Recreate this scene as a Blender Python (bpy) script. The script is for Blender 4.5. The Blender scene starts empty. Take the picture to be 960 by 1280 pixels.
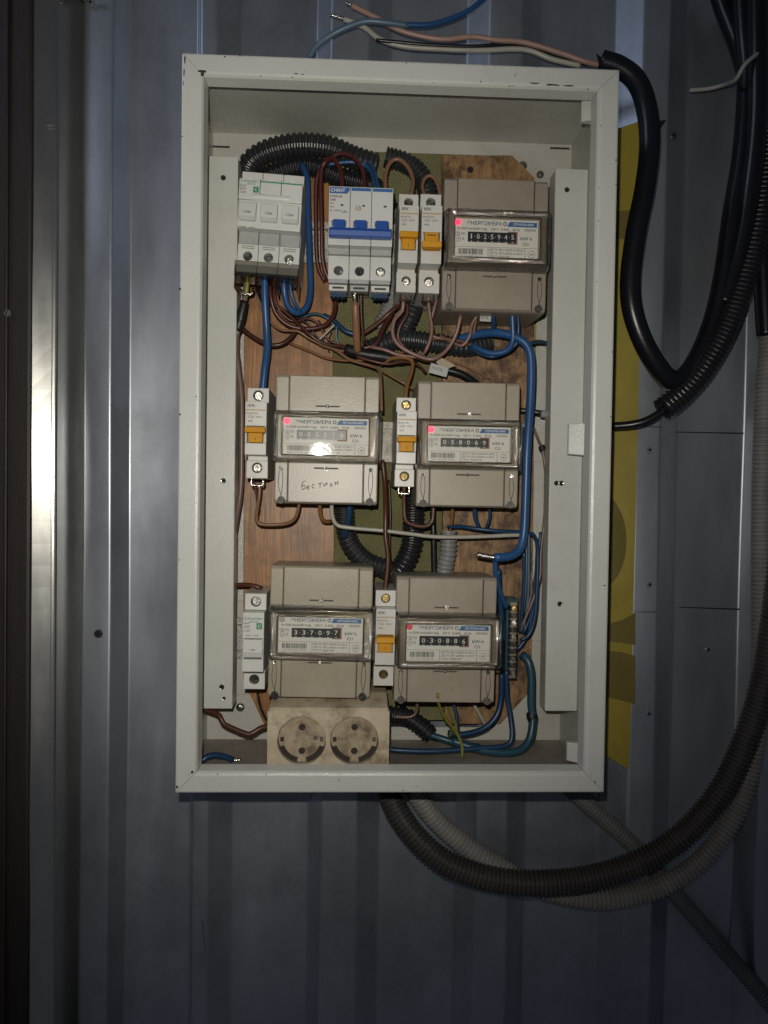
import bpy, math, random
import numpy as np
from mathutils import Vector, Euler, Matrix
rnd = random.Random(7)
C = bpy.context.scene.collection
sc = bpy.context.scene

# ------------------------------------------------------------------ camera, world, lamp, exposure
CAM = Vector((-.0335, -.5778, -.0467))
ROT = Euler((math.pi/2-.0229, -.0151, -.0418), 'XYZ')
cd = bpy.data.cameras.new('camera'); cam = bpy.data.objects.new('camera', cd); C.objects.link(cam)
cam.location = CAM; cam.rotation_euler = ROT
cd.sensor_fit = 'HORIZONTAL'; cd.sensor_width = 36; cd.lens = 36*980/960
cd.clip_start = .01; cd.clip_end = 50
sc.camera = cam
world = bpy.data.worlds.new('World'); sc.world = world; world.use_nodes = True
bg = world.node_tree.nodes['Background']; bg.inputs[0].default_value = (.60, .68, .85, 1); bg.inputs[1].default_value = .042
sc.view_settings.view_transform = 'Standard'; sc.view_settings.look = 'None'; sc.view_settings.gamma = 1
sc.view_settings.exposure = 0
fl = bpy.data.lights.new('phone_flash', 'SPOT'); fl.energy = 9.7; fl.color = (1, .955, .86); fl.shadow_soft_size = .0035
fl.spot_size = math.radians(96); fl.spot_blend = 1.0
flo = bpy.data.objects.new('phone_flash', fl); C.objects.link(flo)
flo.location = (-.047, -.575, -.012)
flo.rotation_euler = (Vector((-.105, .1, .035))-flo.location).to_track_quat('-Z', 'Y').to_euler()
sk = bpy.data.lights.new('ambient_daylight', 'AREA'); sk.energy = 1.5; sk.color = (.62, .74, 1); sk.size = .5; sk.size_y = .25; sk.shape = 'RECTANGLE'  # unseen area lamp for bluish ambient daylight from the upper left
sko = bpy.data.objects.new('ambient_daylight', sk); C.objects.link(sko)
sko.location = (-1.05, -.62, .75); sko.rotation_euler = (Vector((-.05, .12, .05))-sko.location).to_track_quat('-Z', 'Y').to_euler()
try:
    sc.cycles.max_bounces = 8; sc.cycles.transparent_max_bounces = 12; sc.cycles.caustics_reflective = False; sc.cycles.caustics_refractive = False
    sc.cycles.sample_clamp_indirect = 3
except Exception: pass

M3c = ROT.to_matrix()
def P(px, py, y):
    """point of the place seen at (px, py) of the 960 x 1280 photograph, on the upright plane at depth y"""
    d = M3c @ Vector(((px-480)/980, (640-py)/980, -1))
    t = (y-CAM.y)/d.y
    return CAM + d*t
def mmpx(y): return (y-CAM.y)/980

# ------------------------------------------------------------------ materials
def nt_of(m): m.use_nodes = True; return m.node_tree
MATS = {}
def mat(name, col, rough=.5, metal=0., bump=0., bscale=400., vary=0., vscale=60., dirt=None, spec=.5, coat=0., stretch=None, emit=None, dthr=(.5,.75), rvary=0.):
    if name in MATS: return MATS[name]
    m = bpy.data.materials.new(name); nt = nt_of(m); N = nt.nodes; L = nt.links
    b = N['Principled BSDF']
    b.inputs['Base Color'].default_value = (*col, 1); b.inputs['Roughness'].default_value = rough
    b.inputs['Metallic'].default_value = metal; b.inputs['Specular IOR Level'].default_value = spec
    b.inputs['Coat Weight'].default_value = coat
    tc = N.new('ShaderNodeTexCoord'); src = tc.outputs['Object']
    if stretch:
        mp = N.new('ShaderNodeMapping'); mp.inputs['Scale'].default_value = stretch; L.new(src, mp.inputs[0]); src = mp.outputs[0]
    cout = None
    if vary:
        n = N.new('ShaderNodeTexNoise'); n.inputs['Scale'].default_value = vscale; n.inputs['Detail'].default_value = 6; n.inputs['Roughness'].default_value = .65
        L.new(src, n.inputs['Vector'])
        r = N.new('ShaderNodeValToRGB'); r.color_ramp.elements[0].position = .3; r.color_ramp.elements[1].position = .7
        r.color_ramp.elements[0].color = (*[c*(1-vary) for c in col], 1); r.color_ramp.elements[1].color = (*[min(1, c*(1+vary)) for c in col], 1)
        L.new(n.outputs['Fac'], r.inputs[0]); cout = r.outputs[0]
    if dirt:
        n2 = N.new('ShaderNodeTexNoise'); n2.inputs['Scale'].default_value = vscale*.45; n2.inputs['Detail'].default_value = 8; n2.inputs['Roughness'].default_value = .7
        L.new(tc.outputs['Object'], n2.inputs['Vector'])
        r2 = N.new('ShaderNodeValToRGB'); r2.color_ramp.elements[0].position = dthr[0]; r2.color_ramp.elements[1].position = dthr[1]
        r2.color_ramp.elements[0].color = (0, 0, 0, 1); r2.color_ramp.elements[1].color = (1, 1, 1, 1)
        L.new(n2.outputs['Fac'], r2.inputs[0])
        mx = N.new('ShaderNodeMix'); mx.data_type = 'RGBA'
        L.new(r2.outputs[0], mx.inputs[0])
        if cout: L.new(cout, mx.inputs[6])
        else: mx.inputs[6].default_value = (*col, 1)
        mx.inputs[7].default_value = (*dirt, 1); cout = mx.outputs[2]
    if cout: L.new(cout, b.inputs['Base Color'])
    if rvary:
        n3 = N.new('ShaderNodeTexNoise'); n3.inputs['Scale'].default_value = vscale*.7; n3.inputs['Detail'].default_value = 6
        L.new(src, n3.inputs['Vector'])
        mr = N.new('ShaderNodeMapRange'); mr.inputs['From Min'].default_value = .3; mr.inputs['From Max'].default_value = .7
        mr.inputs['To Min'].default_value = max(.05, rough-rvary); mr.inputs['To Max'].default_value = min(1, rough+rvary)
        L.new(n3.outputs['Fac'], mr.inputs[0]); L.new(mr.outputs[0], b.inputs['Roughness'])
    if bump:
        nb = N.new('ShaderNodeTexNoise'); nb.inputs['Scale'].default_value = bscale; nb.inputs['Detail'].default_value = 3
        L.new(src, nb.inputs['Vector'])
        bp = N.new('ShaderNodeBump'); bp.inputs['Strength'].default_value = bump; bp.inputs['Distance'].default_value = .001
        L.new(nb.outputs['Fac'], bp.inputs['Height']); L.new(bp.outputs[0], b.inputs['Normal'])
    if emit:
        b.inputs['Emission Color'].default_value = (*emit[0], 1); b.inputs['Emission Strength'].default_value = emit[1]
    MATS[name] = m; return m

enamel = mat('white_powder_coat', (.58, .58, .535), .26, bump=.20, bscale=1100, vary=.05, vscale=14, dirt=(.36, .33, .27), dthr=(.60, .85))
enamel_in = mat('white_powder_coat_inside', (.50, .49, .44), .22, bump=.5, bscale=900, vary=.06, vscale=12, dirt=(.30, .265, .22), dthr=(.52, .85))
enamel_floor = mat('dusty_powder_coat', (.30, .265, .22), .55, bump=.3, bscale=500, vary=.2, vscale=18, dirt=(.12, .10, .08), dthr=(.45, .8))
rust = mat('rust_chip', (.045, .028, .018), .8, bump=.4, bscale=900)
dark = mat('dark_gap', (.012, .011, .010), .9)
seam = mat('seam_shadow_gap', (.10, .09, .07), .8)
steel = mat('zinc_screw', (.36, .345, .31), .16, metal=1, bump=.25, bscale=900, vary=.15, vscale=300)
brass = mat('brass_screw', (.62, .44, .18), .18, metal=1, bump=.25, bscale=900)
oldscrew = mat('dull_seal_screw', (.14, .13, .12), .5, metal=.6, bump=.3, bscale=700)
railm = mat('zinc_rail', (.48, .46, .40), .42, metal=.85, bump=1.0, bscale=900, vary=.2, vscale=90)
strapm = mat('strap_white', (.50, .48, .42), .4, bump=.12, bscale=600, vary=.05, vscale=30)
cream = mat('breaker_plastic', (.58, .565, .515), .36, bump=.05, bscale=700, vary=.05, vscale=40)
creamlabel = mat('breaker_face', (.47, .455, .40), .40, vary=.04, vscale=40)
white3 = mat('white_breaker_plastic', (.64, .64, .605), .34, bump=.05, bscale=700, vary=.04, vscale=40)
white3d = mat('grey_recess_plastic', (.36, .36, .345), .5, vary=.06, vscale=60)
chintw = mat('cool_white_plastic', (.60, .60, .565), .36, vary=.04, vscale=40)
orange = mat('orange_toggle', (.58, .27, .012), .55, spec=.25, vary=.08, vscale=70)
bluetog = mat('blue_toggle', (.015, .075, .33), .36, vary=.06, vscale=70)
blueprint = mat('blue_print', (.03, .12, .33), .5)
greenprint = mat('green_print', (.03, .25, .12), .5)
ink = mat('grey_ink', (.030, .030, .030), .6)
inklight = mat('light_grey_ink', (.09, .09, .085), .6)
redink = mat('red_ink', (.32, .04, .03), .6)
whiteink = mat('white_ink', (.75, .75, .72), .6)
meterpl = mat('taupe_meter_plastic', (.335, .29, .225), .40, bump=.08, bscale=600, vary=.05, vscale=25, dirt=(.24, .20, .15), dthr=(.55, .9))
meterdk = mat('meter_groove', (.07, .058, .045), .7)
paper = mat('meter_label', (.70, .69, .65), .55, vary=.03, vscale=60)
window = mat('counter_window', (.018, .02, .025), .35)
penink = mat('pen_ink', (.13, .045, .03), .6)
socketm = mat('aged_socket_plastic', (.56, .475, .345), .26, bump=.10, bscale=300, vary=.16, vscale=70, dirt=(.22, .15, .085), dthr=(.50, .68), rvary=.1)
socketin = mat('socket_recess_plastic', (.42, .34, .235), .3, vary=.25, vscale=120, dirt=(.14, .095, .06), dthr=(.47, .66))
sockdark = mat('socket_dark_hole', (.03, .022, .015), .7)
plyL = mat('orange_brown_plywood', (.32, .15, .05), .42, bump=.25, bscale=90, vary=.45, vscale=60, stretch=(6, 6, .35), dirt=(.19, .085, .03), dthr=(.46, .62))
plyR = mat('stained_plywood', (.27, .155, .07), .6, bump=.4, bscale=200, vary=.5, vscale=110, stretch=(3., 3., .6), dirt=(.075, .038, .018), dthr=(.47, .60))
clearp = None
yl = mat('yellow_sign_sheet', (.34, .265, .032), .42, vary=.08, vscale=30, dirt=(.24, .17, .015), dthr=(.5, .85))
ylp = mat('sign_brown_print', (.165, .13, .03), .45, vary=.1, vscale=40)
wv = {}
def wm(name, col, rough=.36, **k): wv[name] = mat('insulation_'+name, col, rough, bump=.06, bscale=250, vary=.14, vscale=45, **k)
wm('blue', (.020, .078, .21)); wm('darkblue', (.012, .042, .105)); wm('teal', (.018, .065, .10)); wm('brown', (.085, .032, .016)); wm('maroon', (.075, .018, .014))
wm('tan', (.24, .125, .07)); wm('rosy', (.21, .115, .095)); wm('orangetan', (.23, .10, .035)); wm('white', (.42, .40, .34))
wm('black', (.010, .010, .012), .32); wm('jacket', (.008, .009, .013), .30); wm('yg', (.20, .20, .03)); wm('greyblue', (.10, .16, .22)); wm('pink', (.38, .24, .19)); wm('darkred', (.06, .02, .012))
wm('mauve', (.16, .10, .085))
blackcon = mat('black_conduit_plastic', (.018, .019, .022), .34, vary=.15, vscale=60)
coalcon = mat('charcoal_conduit_plastic', (.028, .030, .033), .34, vary=.2, vscale=60)
browncon = mat('dusty_brown_conduit', (.058, .053, .050), .5, vary=.25, vscale=50)
greycon = mat('grey_conduit_plastic', (.235, .235, .235), .42, vary=.15, vscale=60)
warmcon = mat('warm_grey_conduit', (.29, .275, .26), .5, vary=.2, vscale=40)
dimcon = mat('dark_grey_conduit', (.17, .175, .17), .5, vary=.2, vscale=40)
tapem = mat('black_tape', (.012, .011, .011), .45, bump=.3, bscale=300)
tintin = mat('tinned_copper', (.70, .66, .58), .22, metal=1, bump=.5, bscale=900)
cabletie = mat('cable_tie_plastic', (.36, .36, .33), .5)
postm = mat('dark_brown_post', (.022, .014, .010), .55, bump=.15, bscale=200, vary=.3, vscale=40, stretch=(5, 5, .4))
def wallmat(name, col, rough, metal, vs=1.):
    m = mat(name, col, rough, metal, vary=.09, vscale=11, stretch=(2.6, 2.6, .6), rvary=.08, dirt=tuple(c*.55 for c in col), dthr=(.47, .80), bump=.10, bscale=9)
    return m
zinc = wallmat('blue_grey_galvanised_sheet', (.47, .50, .545), .38, .80)
stripm = mat('bright_flashing_metal', (.62, .61, .57), .25, metal=.95, vary=.10, vscale=12, stretch=(3, 3, .8), rvary=.05, bump=.03, bscale=40)
led = mat('red_indicator_light', (.8, .02, .05), .4, emit=((1, .04, .12), 1.6))
led2 = mat('dim_red_indicator', (.38, .06, .06), .4, emit=((1, .05, .12), .18))

def clear(name, tint, gloss_rough=.08, bump=.5, bscale=180, base=.04):
    m = bpy.data.materials.new(name); nt = nt_of(m); N = nt.nodes; L = nt.links
    N.remove(N['Principled BSDF']); out = N['Material Output']
    tr = N.new('ShaderNodeBsdfTransparent'); tr.inputs[0].default_value = (*tint, 1)
    gl = N.new('ShaderNodeBsdfGlossy'); gl.inputs['Roughness'].default_value = gloss_rough; gl.inputs['Color'].default_value = (1, 1, 1, 1)
    fr = N.new('ShaderNodeFresnel'); fr.inputs[0].default_value = 1.45
    ad = N.new('ShaderNodeMath'); ad.operation = 'ADD'; ad.inputs[1].default_value = base
    mx = N.new('ShaderNodeMixShader')
    tc = N.new('ShaderNodeTexCoord'); nb = N.new('ShaderNodeTexNoise'); nb.inputs['Scale'].default_value = bscale; nb.inputs['Detail'].default_value = 3
    bp = N.new('ShaderNodeBump'); bp.inputs['Strength'].default_value = bump; bp.inputs['Distance'].default_value = .001
    L.new(tc.outputs['Object'], nb.inputs['Vector']); L.new(nb.outputs['Fac'], bp.inputs['Height'])
    L.new(bp.outputs[0], gl.inputs['Normal']); L.new(bp.outputs[0], fr.inputs['Normal'])
    L.new(fr.outputs[0], ad.inputs[0]); L.new(ad.outputs[0], mx.inputs[0]); L.new(tr.outputs[0], mx.inputs[1]); L.new(gl.outputs[0], mx.inputs[2])
    L.new(mx.outputs[0], out.inputs[0]); MATS[name] = m; return m
clear_rim = clear('clear_cover_rim', (.80, .77, .70), .07, 1.0, 330, .11)
clear_win = clear('clear_cover_window', (.98, .975, .95), .035, .10, 80, .02)
clear_shield = clear('clear_terminal_shield', (.80, .79, .76), .12, .6, 200, .03)

# ------------------------------------------------------------------ mesh building
class MB:
    def __init__(s): s.v = []; s.f = []
    def add(s, vs, fs):
        o = len(s.v); s.v += [tuple(p) for p in vs]; s.f += [tuple(i+o for i in f) for f in fs]; return s
    def box(s, x0, x1, y0, y1, z0, z1):
        if x0 > x1: x0, x1 = x1, x0
        if y0 > y1: y0, y1 = y1, y0
        if z0 > z1: z0, z1 = z1, z0
        return s.add([(x0,y0,z0),(x1,y0,z0),(x1,y1,z0),(x0,y1,z0),(x0,y0,z1),(x1,y0,z1),(x1,y1,z1),(x0,y1,z1)],
              [(3,2,1,0),(4,5,6,7),(0,1,5,4),(1,2,6,5),(2,3,7,6),(3,0,4,7)])
    def prism_x(s, prof, x0, x1):
        n = len(prof)
        return s.add([(x0, y, z) for y, z in prof]+[(x1, y, z) for y, z in prof],
              [tuple(range(n)), tuple(range(2*n-1, n-1, -1))]+[(i, i+n, (i+1) % n+n, (i+1) % n) for i in range(n)])
    def prism_y(s, prof, y0, y1):
        n = len(prof)
        return s.add([(x, y0, z) for x, z in prof]+[(x, y1, z) for x, z in prof],
              [tuple(range(n)), tuple(range(2*n-1, n-1, -1))]+[(i, i+n, (i+1) % n+n, (i+1) % n) for i in range(n)])
    def cyl(s, cx, cz, r, y0, y1, n=20, r1=None, sz=1.):
        r1 = r if r1 is None else r1
        a = [2*math.pi*i/n for i in range(n)]
        vs = [(cx+r*math.cos(t), y0, cz+sz*r*math.sin(t)) for t in a]+[(cx+r1*math.cos(t), y1, cz+sz*r1*math.sin(t)) for t in a]
        return s.add(vs, [tuple(range(n)), tuple(range(2*n-1, n-1, -1))]+[(i, i+n, (i+1) % n+n, (i+1) % n) for i in range(n)])
    def holed(s, x0, x1, z0, z1, yf, yb, holes_r, n=28, depth=None):
        """block front at yf (towards the viewer, smaller y) with one round blind hole at cx, cz, r"""
        cx, cz, r = holes_r; depth = depth or (yb-yf)*.8
        ang = sorted(set([2*math.pi*i/n for i in range(n)]+[math.atan2(z-cz, x-cx) % (2*math.pi) for x in (x0, x1) for z in (z0, z1)]))
        m = len(ang); inner = []; outer = []
        for t in ang:
            c, d = math.cos(t), math.sin(t); inner.append((cx+r*c, cz+r*d))
            k = min([((x1-cx)/c if c > 1e-9 else 1e9), ((x0-cx)/c if c < -1e-9 else 1e9), ((z1-cz)/d if d > 1e-9 else 1e9), ((z0-cz)/d if d < -1e-9 else 1e9)])
            outer.append((cx+k*c, cz+k*d))
        vs = [(x, yf, z) for x, z in outer]+[(x, yf, z) for x, z in inner]+[(x, yf+depth, z) for x, z in inner]+[(x, yb, z) for x, z in outer]
        fs = []
        for i in range(m):
            j = (i+1) % m
            fs += [(i, j, m+j, m+i), (m+i, m+j, 2*m+j, 2*m+i), (3*m+i, 3*m+j, j, i)]
        fs.append(tuple(range(2*m, 3*m))); fs.append(tuple(range(4*m-1, 3*m-1, -1)))
        return s.add(vs, fs)
    def tube(s, pts, r, n=10, rad=None, caps=True):
        pts = [Vector(p) for p in pts]; k = len(pts)
        T = [(pts[min(i+1, k-1)]-pts[max(i-1, 0)]).normalized() for i in range(k)]
        up = Vector((0, 1, 0)) if abs(T[0].y) < .9 else Vector((1, 0, 0))
        nrm = (up-T[0]*up.dot(T[0])).normalized(); vs = []
        for i in range(k):
            nrm = (nrm-T[i]*nrm.dot(T[i])).normalized(); bi = T[i].cross(nrm)
            rr = rad[i] if rad is not None else r
            for q in range(n):
                a = 2*math.pi*q/n; vs.append(pts[i]+nrm*(rr*math.cos(a))+bi*(rr*math.sin(a)))
        fs = [(i*n+q, i*n+(q+1) % n, (i+1)*n+(q+1) % n, (i+1)*n+q) for i in range(k-1) for q in range(n)]
        if caps: fs += [tuple(range(n-1, -1, -1)), tuple((k-1)*n+q for q in range(n))]
        return s.add(vs, fs)
    def mesh(s, name, m, smooth=False):
        me = bpy.data.meshes.new(name); me.from_pydata(s.v, [], s.f); me.materials.append(m)
        if smooth: me.polygons.foreach_set('use_smooth', [True]*len(me.polygons))
        me.update(); 
        import bmesh
        bm = bmesh.new(); bm.from_mesh(me); bmesh.ops.recalc_face_normals(bm, faces=bm.faces); bm.to_mesh(me); bm.free()
        return me
    def build(s, name, m, parent=None, bevel=0, smooth=False, seg=2):
        o = bpy.data.objects.new(name, s.mesh(name, m, smooth)); C.objects.link(o)
        if parent: o.parent = parent
        if bevel:
            b = o.modifiers.new('bevel', 'BEVEL'); b.width = bevel; b.segments = seg; b.limit_method = 'ANGLE'; b.angle_limit = math.radians(40)
        return o
def tag(o, label, cat, group=None):
    o['label'] = label; o['category'] = cat
    if group: o['group'] = group
    return o
def empty(name, loc, rot=(0,0,0)):
    o = bpy.data.objects.new(name, None); C.objects.link(o); o.location = loc; o.rotation_euler = rot; o.empty_display_size = .01; return o
def inst(o, me, name, parent, loc, rot=(0,0,0), scale=(1,1,1)):
    n = bpy.data.objects.new(name, me); C.objects.link(n); n.parent = parent; n.location = loc; n.rotation_euler = rot; n.scale = scale; return n

FONT_CACHE = {}
def text(name, s, m, parent, x, z, y, h, w=None, align='CENTER', bold=.012, slant=0., rot=0.):
    """flat print: cap height h, centred at x, z; fitted to width w"""
    key = (s, bold, slant)
    if key not in FONT_CACHE:
        cu = bpy.data.curves.new('print', 'FONT'); cu.body = s; cu.size = 1; cu.resolution_u = 2; cu.offset = bold; cu.shear = slant
        o = bpy.data.objects.new('print', cu); C.objects.link(o)
        dg = bpy.context.evaluated_depsgraph_get(); ev = o.evaluated_get(dg)
        me = bpy.data.meshes.new_from_object(ev)
        co = np.empty(len(me.vertices)*3); me.vertices.foreach_get('co', co); co = co.reshape(-1, 3)
        fs = [tuple(p.vertices) for p in me.polygons]
        bpy.data.objects.remove(o); bpy.data.meshes.remove(me)
        FONT_CACHE[key] = (co, fs)
    co, fs = FONT_CACHE[key]
    if len(co) == 0: return None
    lo, hi = co.min(0), co.max(0); W = hi[0]-lo[0]; H = max(hi[1]-lo[1], 1e-6)
    sy = h/.73 if H > .5 else h/.73; sx = sy
    if w: sx = w/W
    cx = {'CENTER': (lo[0]+hi[0])/2, 'LEFT': lo[0], 'RIGHT': hi[0]}[align]
    cr, sr = math.cos(rot), math.sin(rot); vs = []
    for p in co:
        a = (p[0]-cx)*sx; b = (p[1]-.36)*sy; vs.append((x+a*cr-b*sr, y, z+a*sr+b*cr))
    me = bpy.data.meshes.new(name); me.from_pydata(vs, [], fs); me.materials.append(m)
    o = bpy.data.objects.new(name, me); C.objects.link(o); o.parent = parent; return o

def spline(pts, step=.003):
    p = [Vector(q) for q in pts]; p = [p[0]*2-p[1]]+p+[p[-1]*2-p[-2]]; out = []
    for i in range(1, len(p)-2):
        a, b, c, d = p[i-1:i+3]; n = max(2, int((c-b).length/step))
        for k in range(n):
            t = k/n
            out.append(.5*((2*b)+(c-a)*t+(2*a-5*b+4*c-d)*t*t+(3*b-a-3*c+d)*t*t*t))
    out.append(p[-2]); return out
def resample(pts, step):
    d = [0.]
    for a, b in zip(pts, pts[1:]): d.append(d[-1]+(b-a).length)
    n = max(2, int(d[-1]/step)); P_ = np.array([tuple(q) for q in pts]); t = np.linspace(0, d[-1], n+1)
    return [Vector([np.interp(x, d, P_[:, k]) for k in range(3)]) for x in t]

# screw head: base disc with four raised quadrants round a cross recess (unit radius, faces -y)
def screw_mesh(m, name):
    b = MB(); b.cyl(0, 0, 1, -.12, .3, 20)
    for q in range(4):
        a0 = q*math.pi/2; pr = []
        g = .20; c, s_ = math.cos(a0), math.sin(a0)
        for (u, v) in [(g, g)]+[(.90*math.cos(t), .90*math.sin(t)) for t in (.16, .45, .8, 1.12, 1.41)]:
            pr.append((u*c-v*s_, u*s_+v*c))
        b.prism_y(pr, -.55, -.2)
    return b.mesh(name, m)
SCREW = {k: screw_mesh(m, 'screw') for k, m in (('steel', steel), ('brass', brass), ('old', oldscrew))}
def screw(parent, x, y, z, r, kind='steel', name='screw'):
    return inst(None, SCREW[kind], name, parent, (x, y, z), (rnd.uniform(-.12, .12), rnd.uniform(0, 3), rnd.uniform(-.12, .12)), (r, r, r))

def quad(tl, tr, br, bl, yf):
    a, b, c, d = P(*tl, yf), P(*tr, yf), P(*br, yf), P(*bl, yf)
    ctr = (a+b+c+d)/4; w = ((b-a).length+(c-d).length)/2; h = ((a-d).length+(b-c).length)/2
    ax = math.atan2((b-a).z+(c-d).z, (b-a).x+(c-d).x); az = math.atan2(-((a-d).x+(b-c).x), (a-d).z+(b-c).z)
    return ctr, w, h, (ax+2*az)/3
def root_at(name, q, yb):
    ctr, w, h, a = q
    r = empty(name, (ctr.x, yb, ctr.z), (0, -a, 0)); return r, w, h, ctr.y-yb   # local front plane at y = ctr.y - yb

# ------------------------------------------------------------------ the sheet-metal wall
YF, YN = .150, .130            # far and near flats of the profile
prof = [(-70, .150), (66, .150), (104, .150), (107, .131), (142, YN), (165, YF), (248, YF), (250, YN), (270, YN), (302, YF), (398, YF), (414, YN), (460, YN), (489, YF),
        (585, YF), (613, YN), (652, YN), (675, YF), (770, YF), (806, YN), (838, YN), (858, YF), (942, YF), (975, YN), (1010, YN), (1030, YF), (1120, YF), (1150, YN), (1190, YN), (1210, YF), (1300, YF)]
pts = [(P(x, 33, y).x+ (P(x, 640, y).x-P(x, 33, y).x)*.0, y) for x, y in prof]
# rounded bends
rp = []
for i, (x, y) in enumerate(pts):
    if i in (0, len(pts)-1): rp.append((x, y)); continue
    a = Vector(pts[i-1]); b = Vector((x, y)); c = Vector(pts[i+1]); r = .0022
    p0 = b+(a-b).normalized()*r; p1 = b+(c-b).normalized()*r
    for t in (0, .25, .5, .75, 1): q = p0*(1-t)**2+b*2*t*(1-t)+p1*t*t; rp.append((q.x, q.y))
zs = np.linspace(-.75, .75, 61); b = MB(); vs = []
for z in zs:
    for j, (x, y) in enumerate(rp):
        vs.append((x-.0+.0006*math.sin(z*7+x*40), y+.0005*math.sin(z*11+x*9)+.0004*math.sin(z*23+x*31), z))
n = len(rp); b.add(vs, [(i*n+j, i*n+j+1, (i+1)*n+j+1, (i+1)*n+j) for i in range(60) for j in range(n-1)])
wall = b.build('corrugated_wall', zinc, smooth=True); wall['kind'] = 'structure'
so = wall.modifiers.new('solid', 'SOLIDIFY'); so.thickness = .0006; so.offset = 1 if False else 0
def wall_y(px):
    return float(np.interp(px, [p[0] for p in prof], [p[1] for p in prof]))
# rivets, punched holes and black score lines in the sheet
for k, (px, py, dy, kind) in enumerate([(123, 792, 0, 'old'), (812, 563, 0, 'steel'), (812, 731, 0, 'steel'), (885, 812, 0, 'steel'), (811, 892, 0, 'steel'), (114, 4, 0, 'steel'), (842, 170, 0, 'old')]):
    q = P(px, py, wall_y(px)); dent = MB(); rr = .0031 if k in (0,) else .0024
    dent.cyl(0, 0, rr, -.0012, .0002, 14, r1=rr*1.3); d = dent.build('rivet', zinc if kind == 'steel' else steel, wall, smooth=False); d.location = (q.x, q.y-.0005, q.z)
    h = MB(); h.cyl(0, 0, rr*.62, -.0016, -.0011, 10); h = h.build('rivet_hole', dark, d); h.location = (-.0003, 0, .0003)
q = P(114, 3, YN); b = MB()
b.tube([(0,0,0), (.004, -.004, -.002), (.008, -.002, .001), (.012, -.005, -.001), (.009, -.008, .003), (.003, -.006, .001)], .0015, 6); w_ = b.build('twisted_wire_stub', steel, wall, smooth=True); w_.location = (q.x-.006, q.y-.003, q.z)
for (x0, y0, x1, y1) in [(845, 540, 944, 542), (849, 759, 934, 762), (794, 532, 826, 534), (794, 765, 820, 765)]:
    yy = wall_y((x0+x1)/2)-.0008; a = P(x0, y0, yy); c = P(x1, y1, yy); b = MB(); h = .0011 if x0 > 840 else .0005
    b.prism_y([(a.x, a.z-h*.3), (c.x, c.z-h*.6), (c.x, c.z+h*.6), (a.x, a.z+h*.3)], yy-.0003, yy+.0006)
    b.build('score_line', dark, wall)

# left: dark post and bright flashing strip
def seg_strip(x0, x1, y0, y1, nm, m, z0=-.75, z1=.75, t=.0012):
    b = MB(); b.add([(x0, y0, z0), (x1, y1, z0), (x1, y1+t, z0), (x0, y0+t, z0), (x0, y0, z1), (x1, y1, z1), (x1, y1+t, z1), (x0, y0+t, z1)], [(3,2,1,0),(4,5,6,7),(0,1,5,4),(1,2,6,5),(2,3,7,6),(3,0,4,7)])
    return b
post = empty('door_post', (P(20, 640, .12).x, .12, -.75)); tag(post, 'dark brown vertical post at the left edge, beside the bright metal strip', 'post')
xa = P(40, 640, .10).x
b = MB(); b.box(-.10, 0, 0, .04, 0, 1.5); o = b.build('post_face', postm, post, bevel=.003); o.location = (xa-post.location.x-.0005, -.022, 0)
b = MB(); b.box(-.022, -.019, 0, .004, 0, 1.5); o = b.build('post_bead', postm, post, bevel=.001); o.location = (xa-post.location.x, -.0252, 0)
screw(post, P(10, 392, .096).x-post.location.x, -.0245, P(10, 392, .096).z+.75, .003, 'old')
fs_ = empty('metal_flashing', (xa, .12, -.75)); tag(fs_, 'bright bent metal strip between the dark post and the corrugated wall', 'metal strip')
x1 = P(65, 640, .1055).x; x2 = P(70, 640, .1062).x; x3 = P(104, 640, .1465).x
b = MB(); z0, z1 = 0, 1.5
pr = [(xa-.002, .1005), (x1-.0010, .1052), (x1-.0003, .1056), (x1+.0002, .1048), (x2-.0014, .1054), (x2-.0004, .1060), (x2+.0005, .1074), (x3-.0010, .1450), (x3, .1466)]
nz = 80; vs = []
for i in range(nz+1):
    z = z0+(z1-z0)*i/nz
    for x, y in pr: vs.append((x-xa, y-.12+.0005*math.sin(z*17+x*50)+.0002*math.sin(z*41), z))
n = len(pr); b.add(vs, [(i*n+j, i*n+j+1, (i+1)*n+j+1, (i+1)*n+j) for i in range(nz) for j in range(n-1)])
o = b.build('strip_face', stripm, fs_, smooth=False)
bv = o.modifiers.new('solid', 'SOLIDIFY'); bv.thickness = .0005

# ------------------------------------------------------------------ yellow printed sheet behind the box
ys = .1272
a = P(793, 150, ys); bq = P(795, 962, ys)
sh = empty('yellow_sheet', (.1, ys, 0)); tag(sh, 'yellow printed sheet wedged behind the box against the corrugated wall', 'sign sheet')
b = MB(); xr = (P(795, 400, ys).x+P(794, 800, ys).x)/2
b.prism_y([(.06-.1, -.20), (xr-.1, P(790, 962, ys).z), (xr-.1+.001, P(795, 500, ys).z), (xr-.1-.001, P(795, 150, ys).z), (.06-.1, .235)], 0, .0015)
yo = b.build('sheet_face', yl, sh)
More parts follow.
